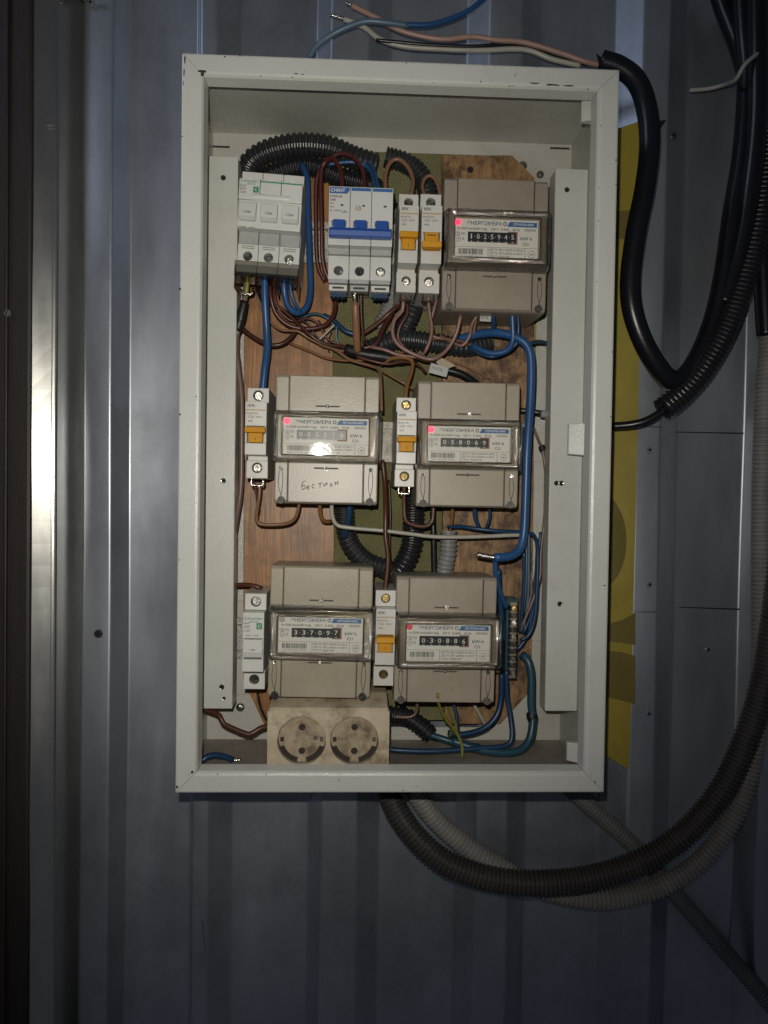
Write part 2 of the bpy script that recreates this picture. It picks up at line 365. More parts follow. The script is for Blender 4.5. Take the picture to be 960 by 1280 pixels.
# woven micro pattern
nt = yl.node_tree; N = nt.nodes; L = nt.links
ck = N.new('ShaderNodeTexVoronoi'); ck.inputs['Scale'].default_value = 750; tc = N.new('ShaderNodeTexCoord'); mp = N.new('ShaderNodeMapping'); mp.inputs['Rotation'].default_value = (0, math.radians(45), 0)
ck.inputs['Randomness'].default_value = .15
L.new(tc.outputs['Object'], mp.inputs[0]); L.new(mp.outputs[0], ck.inputs['Vector'])
bp = N.new('ShaderNodeBump'); bp.inputs['Strength'].default_value = .7; bp.inputs['Distance'].default_value = .0006
L.new(ck.outputs['Distance'], bp.inputs['Height']); L.new(bp.outputs[0], N['Principled BSDF'].inputs['Normal'])
def onsheet(poly, nm):
    q = [P(x, y, ys) for x, y in poly]; b = MB(); b.prism_y([(p.x-.1, p.z) for p in q], -.0004, .0002); return b.build(nm, ylp, sh)
onsheet([(745+38*math.cos(t), 676+62*math.sin(t)) for t in np.linspace(-1.5, 1.5, 24)], 'printed_disc')
onsheet([(740, 784), (760, 780), (778, 775), (794, 766), (794, 806), (775, 803), (740, 800)], 'printed_band')
onsheet([(740, 812), (775, 815), (794, 820), (794, 880), (770, 874), (740, 868)], 'printed_band')
onsheet([(740, 268), (794, 262), (794, 300), (740, 296)], 'printed_band')
fl_ = MB(); p0, p1, p2 = P(797, 152, .122), P(833, 150, .122), P(820, 168, .1225)
fl_.prism_y([(p0.x-.1, p0.z), (p2.x-.1, p2.z), (p1.x-.1, p1.z)], -.005, -.0042); fl_.build('folded_corner', dark, sh)

# ------------------------------------------------------------------ the box
W2, H2, D = .160, .269, .1246
box = empty('meter_box', (0, D, -H2)); tag(box, 'open white enamelled steel box holding meters and breakers on the metal wall', 'electrical box')
def rel(b): b.v = [(x, y-D, z+H2) for x, y, z in b.v]; return b
LW, LD = .0158, .013      # flange width, lip depth
def rail(side):
    # profile: (inset, y) walked from the outer wall over the rounded edge to the folded lip
    pr = [(0, .030), (0, .0014), (.0004, .0004), (.0014, 0), (LW-.003, 0), (LW-.0012, .0005), (LW, .0022), (LW+.0012, LD), (LW-.0006, LD), (LW-.0016, .0026), (LW-.003, .0014), (.0016, .0014), (.0013, .030)]
    b = MB(); n = len(pr); vs = []
    for s in (-1, 1):
        for (i, y) in pr:
            if side in 'TB':
                zz = (H2-i)*(1 if side == 'T' else -1); vs.append((s*(W2-i-.00015), y, zz))
            else:
                xx = (W2-i)*(1 if side == 'R' else -1); vs.append((xx, y, s*(H2-i-.00015)))
    b.add(vs, [(i, (i+1) % n, (i+1) % n+n, i+n) for i in range(n)]+[tuple(range(n)), tuple(range(2*n-1, n-1, -1))])
    o = rel(b).build('frame_rail', enamel, box)
    for p in o.data.polygons: p.use_smooth = False
    return o
rails = {s: rail(s) for s in 'TBLR'}
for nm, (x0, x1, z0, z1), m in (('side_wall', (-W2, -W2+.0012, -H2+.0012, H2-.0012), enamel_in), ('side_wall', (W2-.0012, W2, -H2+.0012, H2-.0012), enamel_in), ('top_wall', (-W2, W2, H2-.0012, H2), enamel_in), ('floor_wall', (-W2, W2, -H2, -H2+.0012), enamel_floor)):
    rel(MB().box(x0, x1, .0302, D, z0, z1)).build(nm, m, box)
# back panel with a chamfered opening
xo0, xo1 = P(314, 500, D).x, P(668, 500, D).x; zo1, zo0 = P(450, 190, D).z, P(450, 908, D).z
ch = .032
hole = [(xo0+ch*.2, zo1), (xo1-ch*1.05, zo1), (xo1, zo1-ch*.8), (xo1, zo0+ch*1.4), (xo1-ch, zo0), (xo0+ch, zo0), (xo0-.004, zo0+ch*1.5), (xo0-.004, zo1-ch*.2)]
outer = [(-W2+.001, H2-.001), (W2-.001, H2-.001), (W2-.001, zo1-ch*.8), (W2-.001, zo0+ch*1.4), (W2-.001, -H2+.001), (-W2+.001, -H2+.001), (-W2+.001, zo0+ch*1.5), (-W2+.001, zo1-ch*.2)]
b = MB(); n = 8
b.add([(x, D-.0016, z) for x, z in outer]+[(x, D-.0016, z) for x, z in hole]+[(x, D, z) for x, z in outer]+[(x, D, z) for x, z in hole],
      [(i, (i+1) % n, (i+1) % n+n, i+n) for i in range(n)]+[(i+2*n, i+3*n, (i+1) % n+3*n, (i+1) % n+2*n) for i in range(n)]+[(i+n, (i+1) % n+n, (i+1) % n+3*n, i+3*n) for i in range(n)])
rel(b).build('back_panel', enamel_in, box)
wov = mat('woven_sheet_shade_tone', (.135, .125, .045), .38, vary=.2, vscale=40)  # yellow sheet seen through the opening, its shade put into a darker olive
nt = wov.node_tree; N = nt.nodes; L = nt.links
ck = N.new('ShaderNodeTexVoronoi'); ck.inputs['Scale'].default_value = 520; tc = N.new('ShaderNodeTexCoord'); mp = N.new('ShaderNodeMapping'); mp.inputs['Rotation'].default_value = (0, math.radians(45), 0)
ck.inputs['Randomness'].default_value = .12
L.new(tc.outputs['Object'], mp.inputs[0]); L.new(mp.outputs[0], ck.inputs['Vector'])
bp = N.new('ShaderNodeBump'); bp.inputs['Strength'].default_value = 1; bp.inputs['Distance'].default_value = .0008
L.new(ck.outputs['Distance'], bp.inputs['Height']); L.new(bp.outputs[0], N['Principled BSDF'].inputs['Normal'])
rel(MB().box(-.112, .100, .1232, .1244, -.250, .262)).build('shaded_sheet_copy', wov, box)  # separate copy of the yellow sheet, coloured as if shaded
# plywood boards behind the opening's sides, carried on the panel
def bx(px0, py0, px1, py1, y0, y1, nm, m, parent=box, bevel=.0004, fn=rel):
    a = P(px0, (py0+py1)/2, y0); c = P(px1, (py0+py1)/2, y0); t = P((px0+px1)/2, py0, y0); u = P((px0+px1)/2, py1, y0)
    b = MB().box(a.x, c.x, y0, y1, u.z, t.z)
    return (fn(b) if fn else b).build(nm, m, parent, bevel=bevel)
b = MB(); yb0, yb1 = .1150, .1228
def boardpoly(pix, nm, m):
    q = [P(x, y, yb0) for x, y in pix]; return rel(MB().prism_y([(p.x, p.z) for p in q], yb0, yb1)).build(nm, m, box, bevel=.0004)
boardpoly([(305, 350), (306, 196), (413, 196), (418, 600), (416, 905), (345, 905), (330, 905), (304, 850)], 'plywood_board', plyL)
boardpoly([(553, 194), (640, 194), (668, 222), (667, 600), (664, 862), (625, 905), (556, 905), (553, 600)], 'plywood_board', plyR)
boardpoly([(404, 200), (416, 200), (416, 262), (404, 262)], 'board_offcut', plyL) if False else None
# DIN rails and cross straps
def dinrail(px0, px1, py, nm='din_rail'):
    a, c = P(px0, py, .112), P(px1, py, .112); z = (a.z+c.z)/2; h = .0175
    pr = [(.1145, z-.0125), (.108, z-.0125), (.108, z-h), (.1070, z-h), (.1070, z-.0115), (.1135, z-.0115), (.1135, z+.0115), (.1070, z+.0115), (.1070, z+h), (.108, z+h), (.108, z+.0125), (.1145, z+.0125)]
    return rel(MB().prism_x(pr, a.x, c.x)).build(nm, railm, box)
dinrail(292, 572, 306); dinrail(296, 660, 553); dinrail(296, 640, 797)
for y0, y1 in ((541, 577), (764, 801)):
    bx(655, y0, 700, y1, .1205, .1227, 'cross_strap', strapm)
bx(290, 752, 312, 868, .1195, .1227, 'cross_strap', strapm)
# corner gussets: triangular plates in the lower corners (part of the opening), with round screws
for (px, py, r, k) in [(300, 885, .0038, 'steel'), (654, 206, .0040, 'steel'), (577, 197, .0030, 'steel'), (676, 217, .0032, 'old'), (296, 789, .0026, 'steel'), (673, 794, .0026, 'steel')]:
    q = P(px, py, D-.0045); b = MB(); n0 = 14
    b.add([(0, -.45, 0)]+[(.6*math.cos(t), -.36, .6*math.sin(t)) for t in np.linspace(0, 2*math.pi, n0, False)]+[(math.cos(t), .0, math.sin(t)) for t in np.linspace(0, 2*math.pi, n0, False)]+[(math.cos(t), .8, math.sin(t)) for t in np.linspace(0, 2*math.pi, n0, False)],
          [(0, 1+i, 1+(i+1) % n0) for i in range(n0)]+[(1+n0*l+i, 1+n0*l+(i+1) % n0, 1+n0*(l+1)+(i+1) % n0, 1+n0*(l+1)+i) for l in (0, 1) for i in range(n0)])
    o = b.build('panel_bolt', steel if k == 'steel' else oldscrew, box, smooth=True); o.location = (q.x, q.y-D+.0015, q.z+H2); o.scale = (r,)*3
q = P(588, 212, yb0-.0006); b = MB().cyl(q.x, q.z, .0028, q.y-.0002, q.y+.0004, 14); rel(b).build('board_hole', dark, box)
# side mounting plates
def plate(px0, px1, pxw, pyt, pyb, side, y=.070):
    a = P(px0, (pyt+pyb)/2, y); t = P((px0+px1)/2, pyt, y).z; u = P((px0+px1)/2, pyb, y).z
    xi = P(px1 if side == 'L' else px0, (pyt+pyb)/2, y).x
    tl_x = P(px1 if side == 'L' else px0, pyt, y).x; bl_x = P(px1 if side == 'L' else px0, pyb, y).x
    xw = (-W2+.0013) if side == 'L' else (W2-.0013)
    b = MB(); sg = 1 if side == 'L' else -1
    b.prism_y([(xw, u), (xi, u), (xi, t), (xw, t)], y, y+.0013)
    b.prism_y([(xi, u+.0003), (xi-sg*.0013, u+.0003), (xi-sg*.0013, t-.0003), (xi, t-.0003)], y+.0011, y+.020)
    return rel(b).build('mounting_plate', enamel, box, bevel=.0007), xi
plL, xiL = plate(250, 294, 0, 195, 886, 'L'); plR, xiR = plate(688, 745, 0, 211, 889, 'R')
for (px, py, pl) in [(279, 222, plL), (279, 601, plL), (277, 859, plL), (280, 873, plL), (709, 237, plR), (696, 604, plR), (702, 604, plR), (700, 755, plR)]:
    q = P(px, py, .0698); r = .0014 if py not in (873,) else .0009
    b = MB().cyl(q.x, q.z, r, q.y-.0000, q.y+.0004, 12); o = rel(b).build('punched_hole', dark, pl)
    n0 = 14; b = MB(); vs = []
    for rr, yy in ((r*1.0, -.0001), (r*1.35, -.0002), (r*1.6, .0002)):
        vs += [(q.x+rr*math.cos(t), q.y+yy, q.z+rr*math.sin(t)) for t in np.linspace(0, 2*math.pi, n0, False)]
    b.add(vs, [(l*n0+i, l*n0+(i+1) % n0, (l+1)*n0+(i+1) % n0, (l+1)*n0+i) for l in (0, 1) for i in range(n0)]); rel(b).build('hole_rim', steel, pl)
# clips near the right lip
for (x0, y0, x1, y1, yy, hh) in [(727, 126, 743, 152, .022, .010), (711, 530, 730, 568, .050, .012), (709, 928, 727, 951, .040, .010)]:
    a, c = P(x0, y0, yy), P(x1, y1, yy); b = MB()
    xe = W2-.0014
    b.add([(a.x, yy, a.z), (a.x, yy, c.z), (c.x+.001, yy-.006, c.z-.0012), (c.x+.001, yy-.006, a.z+.0006), (a.x, yy+.004, a.z), (a.x, yy+.004, c.z), (xe, yy+.004, c.z-.0012), (xe, yy+.004, a.z)],
          [(0,1,2,3), (4,7,6,5), (0,4,5,1), (3,2,6,7), (0,3,7,4), (1,5,6,2)])
    rel(b).build('lid_clip', enamel, box, bevel=.0005)
# slits, seams and chips
for (x0, y0, x1, y1, yy) in [(262, 182, 287, 184, .1222), (688, 184, 712, 186, .1222)]:
    a, c = P(x0, y0, yy), P(x1, y1, yy); rel(MB().box(a.x, c.x, yy, yy+.0008, c.z-.0004, a.z+.0002)).build('panel_slit', rust, box)
def chip(px, py, w, h, side, seed, yy=-.0001):
    r_ = random.Random(seed); q = P(px, py, yy); k = 11; mm = mmpx(yy); pr = []
    for i in range(k):
        t = 2*math.pi*i/k; f = r_.uniform(.55, 1.15); pr.append((q.x+w*mm/2*f*math.cos(t), q.z+h*mm/2*f*math.sin(t)))
    rel(MB().prism_y(pr, yy-.00006, yy+.0003)).build('paint_chip', rust, rails[side]).matrix_parent_inverse
for i, (px, py, w, h, s) in enumerate([(252, 89, 11, 4, 'T'), (253, 93, 5, 5, 'T'), (668, 104, 12, 2, 'T'), (690, 106, 22, 2.2, 'T'), (712, 107, 16, 2, 'T'), (231, 75, 2, 10, 'L'), (230, 90, 1.6, 12, 'L'), (229, 104, 1.2, 8, 'L'),
        (370, 92, 6, 1.5, 'T'), (378, 93, 4, 1.3, 'T'), (225, 361, 2.5, 4, 'L'), (225, 518, 3, 2.5, 'L'), (240, 965, 4.5, 4, 'L'), (221, 984, 4, 4, 'L'), (601, 102, 2, 2, 'T'), (644, 94, 2, 1.5, 'T'), (756, 732, 5, 1.6, 'R'), (281, 71, 2.5, 2, 'T'), (744, 978, 1.5, 6, 'B'), (300, 70, 3, 1, 'T'), (424, 975, 1.5, 2, 'B'), (560, 980, 1.5, 1.5, 'B'), (770, 200, 1.6, 4, 'R'), (520, 983, 2, 1.2, 'B'), (765, 440, 1.4, 3, 'R'), (224, 700, 1.2, 3, 'L')]):
    chip(px, py, w, h, s, i)
for i in range(26):
    sd = rnd.choice('TBLR'); t = rnd.uniform(.02, .98)
    px, py = {'T': (228+547*t, 66+22*t+rnd.choice((1.5, 25))), 'B': (219+536*t, 988-rnd.choice((0, 20))), 'L': (228-10*t+rnd.choice((1, 22)), 66+920*t), 'R': (774-20*t-rnd.choice((1, 22)), 88+900*t)}[sd]
    chip(px, py, rnd.uniform(.8, 2.2), rnd.uniform(.8, 2.2), sd, 100+i)

# ------------------------------------------------------------------ devices
RY = .110
def strokes(name, segs, m, parent, ox, oz, sx, sz, y, r, slope=0.):
    b = MB()
    for s_ in segs:
        pts_ = [(ox+u*sx, y, oz+v*sz+u*sx*slope) for u, v in s_]; b.tube(spline(pts_, .0006), r, 4)
    return b.build(name, m, parent)

def single_breaker(tl, tr, br, bl, yf, label, up=True, kind='orange', lead=None, grp='single-pole breakers with an orange toggle', rough=None, brassk='steel'):
    q = quad(tl, tr, br, bl, yf); root, w, h, F = root_at('circuit_breaker', q, RY)
    tag(root, label, 'circuit breaker', grp)
    pl = cream if kind == 'orange' else white3
    x0, x1 = -w/2, w/2; z1, z0 = h/2, -h/2
    zt = z1-h*.165; zb = z0+h*.245; N_ = F-.013     # nose front
    if kind != 'orange': zt = z1-h*.17; zb = z0+h*.21; N_ = F-.012
    b = MB(); b.holed(x0, x1, zt, z1, F, 0, (0, zt+(z1-zt)*.5, w*.235), depth=.006); b.build('terminal_block', pl, root, bevel=.0005); b = MB(); b.holed(x0, x1, z0, zb-.0035, F, 0, (0, z0+(zb-z0)*.48, w*.235), depth=.006)
    b.build('terminal_block', pl, root, bevel=.0005)
    # nose, with a step below it
    b = MB(); tog_t = zt-h*.27; tog_b = zb+h*.135
    nx0, nx1 = x0+.0002, x1-.0002
    b.box(nx0, nx1, N_, 0, tog_t, zt-.0003)
    b.box(nx0, nx1, N_, 0, zb+.0005, tog_b)
    b.box(nx0, nx0+.0016, N_, 0, tog_b, tog_t); b.box(nx1-.0016, nx1, N_, 0, tog_b, tog_t)
    b.box(nx0+.0016, nx1-.0016, N_+.006, 0, tog_b, tog_t)
    b.box(nx0+.0004, nx1-.0004, F+.004, 0, zb-.0036, zb+.0004)
    b.build('body', pl, root, bevel=.0005)
    for z in (zt+(z1-zt)*.5, z0+(zb-z0)*.48):
        MB().cyl(0, z, w*.229, F+.0050, F+.0062, 20).build('hole_shade_disc', dark, root)  # dark disc on the hole floor, recess shade put into its colour
        screw(root, 0, F+.0042, z, w*.185, brassk)
    # toggle
    zc = (tog_t+tog_b)/2; hh = tog_t-tog_b
    if kind == 'orange':
        b = MB()
        if up:
            b.prism_x([(N_+.005, tog_t-.0004), (N_-.0055, tog_t-.0012), (N_-.006, tog_t-hh*.40), (N_+.004, tog_t-hh*.46)], nx0+.0004, nx1-.0004)
            b.box(nx0+w*.16, nx1-w*.16, N_-.0012, N_+.006, tog_b+.0004, tog_t-hh*.3)
        else:
            b.prism_x([(N_+.005, tog_b+.0004), (N_-.0055, tog_b+.0012), (N_-.006, tog_b+hh*.40), (N_+.004, tog_b+hh*.46)], nx0+.0004, nx1-.0004)
            b.box(nx0+w*.16, nx1-w*.16, N_-.0012, N_+.006, tog_b+hh*.3, tog_t-.0004)
        t = b.build('toggle', orange, root, bevel=.0006)
        if up: text('toggle_mark', 'I', ink, t, 0, tog_b+hh*.25, N_-.0014, .0026)
        else: b = MB().box(-w*.22, w*.18, N_-.0015, N_-.0011, tog_t-hh*.22, tog_t-hh*.17); b.build('toggle_mark', ink, t)
        lz = zt-.0034
        text('lettering', 'IEK', ink, root, x0+w*.30, lz, N_-.0002, .0022, w*.36, bold=.01)
        b = MB().box(x0+.0008, x1-.0008, N_-.00025, N_-.0001, lz-.0040, lz-.0031); b.build('colour_line', mat('faded_orange_line', (.42, .30, .14), .5), root)
        text('lettering', 'ВА47-29', inklight, root, x0+w*.33, lz-.0062, N_-.0002, .0013, w*.5)
        text('lettering', 'C25', redink, root, x0+w*.27, lz-.0088, N_-.0002, .0019, w*.26, bold=.01)
        text('lettering', '230V~', inklight, root, x0+w*.66, lz-.0088, N_-.0002, .0013, w*.34)
        text('lettering', '4500', inklight, root, x0+w*.25, lz-.0122, N_-.0002, .0015, w*.22)
    else:
        b = MB(); b.box(nx0+.0008, nx1-.0008, N_-.002, N_+.004, zc-hh*.12, tog_t-.0005); b.prism_x([(N_-.001, tog_t-hh*.35), (N_-.0035, tog_t-hh*.6), (N_-.0015, tog_t-hh*.9), (N_+.003, tog_t-hh*.9)], nx0+.0006, nx1-.0006)
        t = b.build('toggle', white3, root, bevel=.0006); text('toggle_mark', 'I·ON', ink, t, 0, tog_t-hh*.5, N_-.0042, .0014)
        text('lettering', 'Schneider', greenprint, root, 0, zt-.0048, N_-.0002, .0024, w*.86, bold=.008)
        text('lettering', 'Electric', greenprint, root, w*.05, zt-.0074, N_-.0002, .0014, w*.42)
        for i_, s_ in enumerate(('Easy9', 'EZ9', 'C25')): text('lettering', s_, inklight, root, x0+w*.22, zt-.0085-i_*.003, N_-.0002, .0017, w*.26)
        s2 = MB().box(w*.14, w*.40, N_-.0003, N_-.0001, zt-.0135, zt-.0085).build('green_square', greenprint, root); text('square_mark', 'C', whiteink, s2, w*.27, zt-.0110, N_-.0004, .0026)
        text('lettering', '230V~ 4500', inklight, root, -w*.05, zt-.0185, N_-.0002, .0011, w*.6)
        MB().box(x0+.001, x1-.001, N_-.0002, N_+.0001, zt-.0232, zt-.0228).build('groove', ink, root)
    if lead:
        b = MB(); zz = z0-.003
        for s_ in (-1, 1): b.box(s_*w*.27-.0005, s_*w*.27+.0005, F+.002, F+.012, zz-.0022, z0)
        b.box(-w*.27, w*.27, F+.002, F+.012, zz-.0030, zz-.0020); b.build('terminal_clamp', steel, root, bevel=.0002)
    return root, w, h, F

single_breaker((500, 243), (523, 243), (519.5, 366), (494, 364.5), .052, 'orange-toggle single breaker beside the blue triple breaker, toggle up', True, lead=1)
single_breaker((526.5, 243), (552, 243), (548.5, 367), (522.5, 366), .052, 'single breaker beside the top right meter with its orange toggle down', False, lead=1)
single_breaker((309, 485), (336, 485), (335, 599), (308, 597), .050, 'orange-toggle single breaker at the left plate beside the handwritten meter', True, lead=1)
single_breaker((496, 497), (520.5, 497), (517.5, 609), (492.5, 608), .052, 'orange-toggle single breaker between the two meters of the middle row', True, lead=1, brassk='brass')
single_breaker((469.5, 738), (494, 738), (492, 858), (467, 856), .052, 'orange-toggle single breaker between the two meters of the bottom row', True, brassk='brass')
single_breaker((306.5, 742), (333, 742), (331, 862), (304, 861), .052, 'all-white single breaker with green lettering at the bottom left', True, kind='white', grp='white breakers with green lettering')

# triple breaker with green print
def triple_green():
    yf = .055; q = quad((302, 213), (379, 221), (375, 340), (297, 328), yf); root, w, h, F = root_at('circuit_breaker', q, RY)
    tag(root, 'triple white breaker with a green line and clear terminal shield, top left', 'circuit breaker', 'white breakers with green lettering')
    p = w/3; z1, z0 = h/2, -h/2; zt = z1-h*.135; zb = z0+h*.245; N_ = F-.012
    for i in range(3):
        xa_, xb_ = -w/2+p*i+.00015, -w/2+p*(i+1)-.00015; cx = (xa_+xb_)/2; b = MB()
        b.holed(xa_, xb_, zt-.004, z1, F, 0, (cx, zt+.001, p*.22), depth=.008)
        b.holed(xa_, xb_, z0, zb-.001, F, 0, (cx, z0+(zb-z0)*.42, p*.22), depth=.008)
        b.box(xa_, xb_, F+.004, 0, zb-.0012, zt-.003)
        b.build('pole_body', white3, root, bevel=.0005)
        MB().cyl(cx, z0+(zb-z0)*.42, p*.212, F+.0070, F+.0082, 20).build('hole_shade_disc', dark, root)  # hole floor coloured dark in place of shade
        screw(root, cx, F+.0062, z0+(zb-z0)*.42, p*.165, 'old' if i == 1 else 'steel')
        b = MB(); tw = p*.80
        b.prism_x([(N_+.002, zt-h*.235), (N_-.0035, zt-h*.26), (N_-.0045, zt-h*.40), (N_-.001, zt-h*.44), (N_+.002, zt-h*.44)], cx-tw/2, cx+tw/2)
        t = b.build('toggle', white3, root, bevel=.0007); text('toggle_mark', 'I·ON', ink, t, 0*cx+cx, zt-h*.37, N_-.0050, .0019)
        s_ = MB().box(xa_+.0004, xb_-.0004, F-.0005, F+.005, zb-.001, zb+h*.115).build('recess_band', white3d, root, bevel=.0004)
        for k_ in range(2): MB().box(cx-p*.3, cx+p*.3, F-.0003, F+.0002, zb-.003-k_*.0016, zb-.0026-k_*.0016).build('molded_line', inklight, root)
    b = MB(); b.box(-w/2, w/2, N_, F+.004, zt-h*.215, zt)
    b.box(-w/2, w/2, N_+.002, F+.004, zb+h*.115, zt-h*.215)
    b.build('face', white3, root, bevel=.0006)
    b = MB(); zr = zt-h*.165
    b.prism_x([(N_+.001, zr+.0015), (N_-.0014, zr), (N_-.0012, zr-.0026), (N_+.001, zr-.0046)], -w*.28, w*.33); b.build('face_ridge', white3, root, bevel=.0006)
    MB().box(-w/2+p*.97, w/2-.0004, N_-.0003, N_-.0001, zt-.0022, zt-.0012).build('green_line', greenprint, root)
    text('lettering', 'Schneider', greenprint, root, -w/2+p*.48, zt-.0018, N_-.0003, .0021, p*.82, bold=.006)
    text('lettering', 'Electric', greenprint, root, -w/2+p*.60, zt-.0040, N_-.0003, .0013, p*.4)
    for i_, s_ in enumerate(('Easy9', 'EZ9', 'C50')): text('lettering', s_, inklight, root, -w/2+p*.2, zt-.0055-i_*.0026, N_-.0003, .0015, p*.28)
    s2 = MB().box(-w/2+p*.68, -w/2+p*.94, N_-.0003, N_-.0001, zt-.0105, zt-.0060).build('green_square', greenprint, root); text('square_mark', 'C', whiteink, s2, -w/2+p*.81, zt-.00825, N_-.0004, .0022)
    text('lettering', '10000', inklight, root, -w/2+p*.25, zt-h*.50, N_+.0018, .0016, p*.36); text('lettering', '400V~', inklight, root, -w/2+p*.75, zt-h*.50, N_+.0018, .0013, p*.36)
    for i in (1, 2): MB().box(-w/2+p*i-.0003, -w/2+p*i+.0003, N_-.0001, F, zt-h*.215, zt).build('pole_joint', seam, root)
    # clear shield under the lower terminals
    b = MB(); b.box(-w/2-.0008, w/2+.0008, F-.006, F-.0048, z0-.010, z0+.0022); b.box(-w/2-.0008, w/2+.0008, F-.005, F+.02, z0-.010, z0-.009)
    for i in range(4): xx = -w/2+p*i; b.box(xx-.0004, xx+.0004, F-.005, F+.02, z0-.0195, z0-.001)
    b.build('terminal_shield', clear_shield, root, bevel=.0006)
    MB().box(-w/2, w/2, F-.0035, F+.004, z0-.0060, z0-.0003).build('shield_backing', white3d, root, bevel=.0004)
triple_green()

def triple_blue():
    yf = .055; q = quad((411.5, 233), (491, 235), (488.5, 356), (410, 351), yf); root, w, h, F = root_at('circuit_breaker', q, RY)
    tag(root, 'triple white breaker with a joined blue toggle bar', 'circuit breaker')
    p = w/3; z1, z0 = h/2, -h/2; zt = z1-h*.06; zb = z0+h*.29; N_ = F-.012
    for i in range(3):
        xa_, xb_ = -w/2+p*i+.00015, -w/2+p*(i+1)-.00015; cx = (xa_+xb_)/2; b = MB()
        b.holed(xa_, xb_, zt-.006, z1, F, 0, (cx, zt-.001, p*.20), depth=.006)
        b.holed(xa_, xb_, z0+.002, zb-.001, F, 0, (cx, z0+(zb-z0)*.42, p*.22), depth=.003)
        b.box(xa_, xb_, F+.004, 0, zb-.0012, zt-.005)
        b.build('pole_body', chintw, root, bevel=.0005)
        MB().cyl(cx, z0+(zb-z0)*.42, p*.212, F+.0024, F+.0032, 20).build('hole_shade_disc', dark, root)  # shade ring round the screw, painted as a dark disc
        screw(root, cx, F+.0020, z0+(zb-z0)*.42, p*.18, 'steel'); screw(root, cx, F+.003, zt-.001, p*.19, 'steel')
        b = MB(); ft = zt-h*.345; fb = zb+h*.135
        b.box(xa_, xb_, N_, F+.004, ft, zt); b.box(xa_, xa_+p*.16, N_, F+.004, fb, ft); b.box(xb_-p*.16, xb_, N_, F+.004, fb, ft); b.box(xa_, xb_, N_, F+.004, zb+h*.05, fb)
        b.build('face', chintw, root, bevel=.0004)
        MB().box(xa_+.0002, xb_-.0002, F-.004, F+.004, zb-.001, zb+h*.05).build('recess_band', white3d, root, bevel=.0003)
        MB().box(xa_+p*.22, xb_-p*.22, N_-.001, N_+.008, fb+.002, ft+.0004).build('toggle_stem', bluetog, root, bevel=.0004)
        if i: MB().box(xa_+.0006, xb_-.0006, N_-.0003, N_-.0001, zt-.0032, zt-.0008).build('blue_stripe', blueprint, root)
        MB().box(cx+.001, cx+.0032, N_-.0002, N_+.0002, zt-h*.20, zt-h*.183).build('indicator_window', ink, root)
        # lower terminal lips
        MB().box(xa_+.0005, xb_-.0005, F-.0035, F+.006, z0-.0016, z0+.0016).build('terminal_lip', white3d, root, bevel=.0004)
        MB().box(xa_+.001, xb_-.001, F-.001, F+.006, z0-.0070, z0-.0022).build('terminal_lip', chintw if i != 1 else white3d, root, bevel=.0004)
        MB().box(cx-p*.27, cx+p*.27, F-.0014, F-.0009, z0-.0055, z0-.0040).build('terminal_slot', ink, root)
        if i != 1:
            b = MB(); b.box(cx-p*.38, cx+p*.38, F+.004, F+.012, z0-.0105, z0-.0075)
            for s_ in (-1, 0, 1): b.box(cx+s_*.0035-.0007, cx+s_*.0035+.0007, F+.003, F+.011, z0-.0115, z0-.0065)
            b.build('rail_foot', wv['darkblue'], root, bevel=.0003)
    b = MB(); zz = zb+h*.135
    b.prism_x([(N_+.003, zz+.0064), (N_-.005, zz+.0058), (N_-.0066, zz+.0030), (N_-.006, zz-.0012), (N_+.003, zz-.0020)], -w/2+.0008, w/2-.0008); b.build('toggle_bar', bluetog, root, bevel=.0008)
    lg = MB(); lg.prism_y([(-w/2+.0006, zt-.0008), (-w/2+p*.96, zt-.0008), (-w/2+p*.96, zt-.0030), (-w/2+p*.84, zt-.0056), (-w/2+.0006, zt-.0056)], N_-.0003, N_-.0001)
    lg = lg.build('blue_badge', blueprint, root); text('badge_lettering', 'CHINT', whiteink, lg, -w/2+p*.42, zt-.0031, N_-.0004, .0027, p*.68, bold=.012)
    for i_, (s_, ww) in enumerate((('NXB-63', .56), ('C40', .26), ('230V', .2), ('400V', .2), ('IEC 60898', .5))): text('lettering', s_, ink if i_ < 2 else inklight, root, -w/2+p*(.06+ww/2), zt-.0078-i_*.0028, N_-.0003, .0019 if i_ < 2 else .0012, p*ww)
    text('lettering', 'Un', inklight, root, -w/2+p*.74, zt-.0195, N_-.0003, .0024, p*.26)
    text('lettering', '10', mat('faint_red_ink', (.28, .16, .13), .6), root, -w/2+p*1.38, zt-.0165, N_-.0003, .0042, p*.24)
triple_blue()

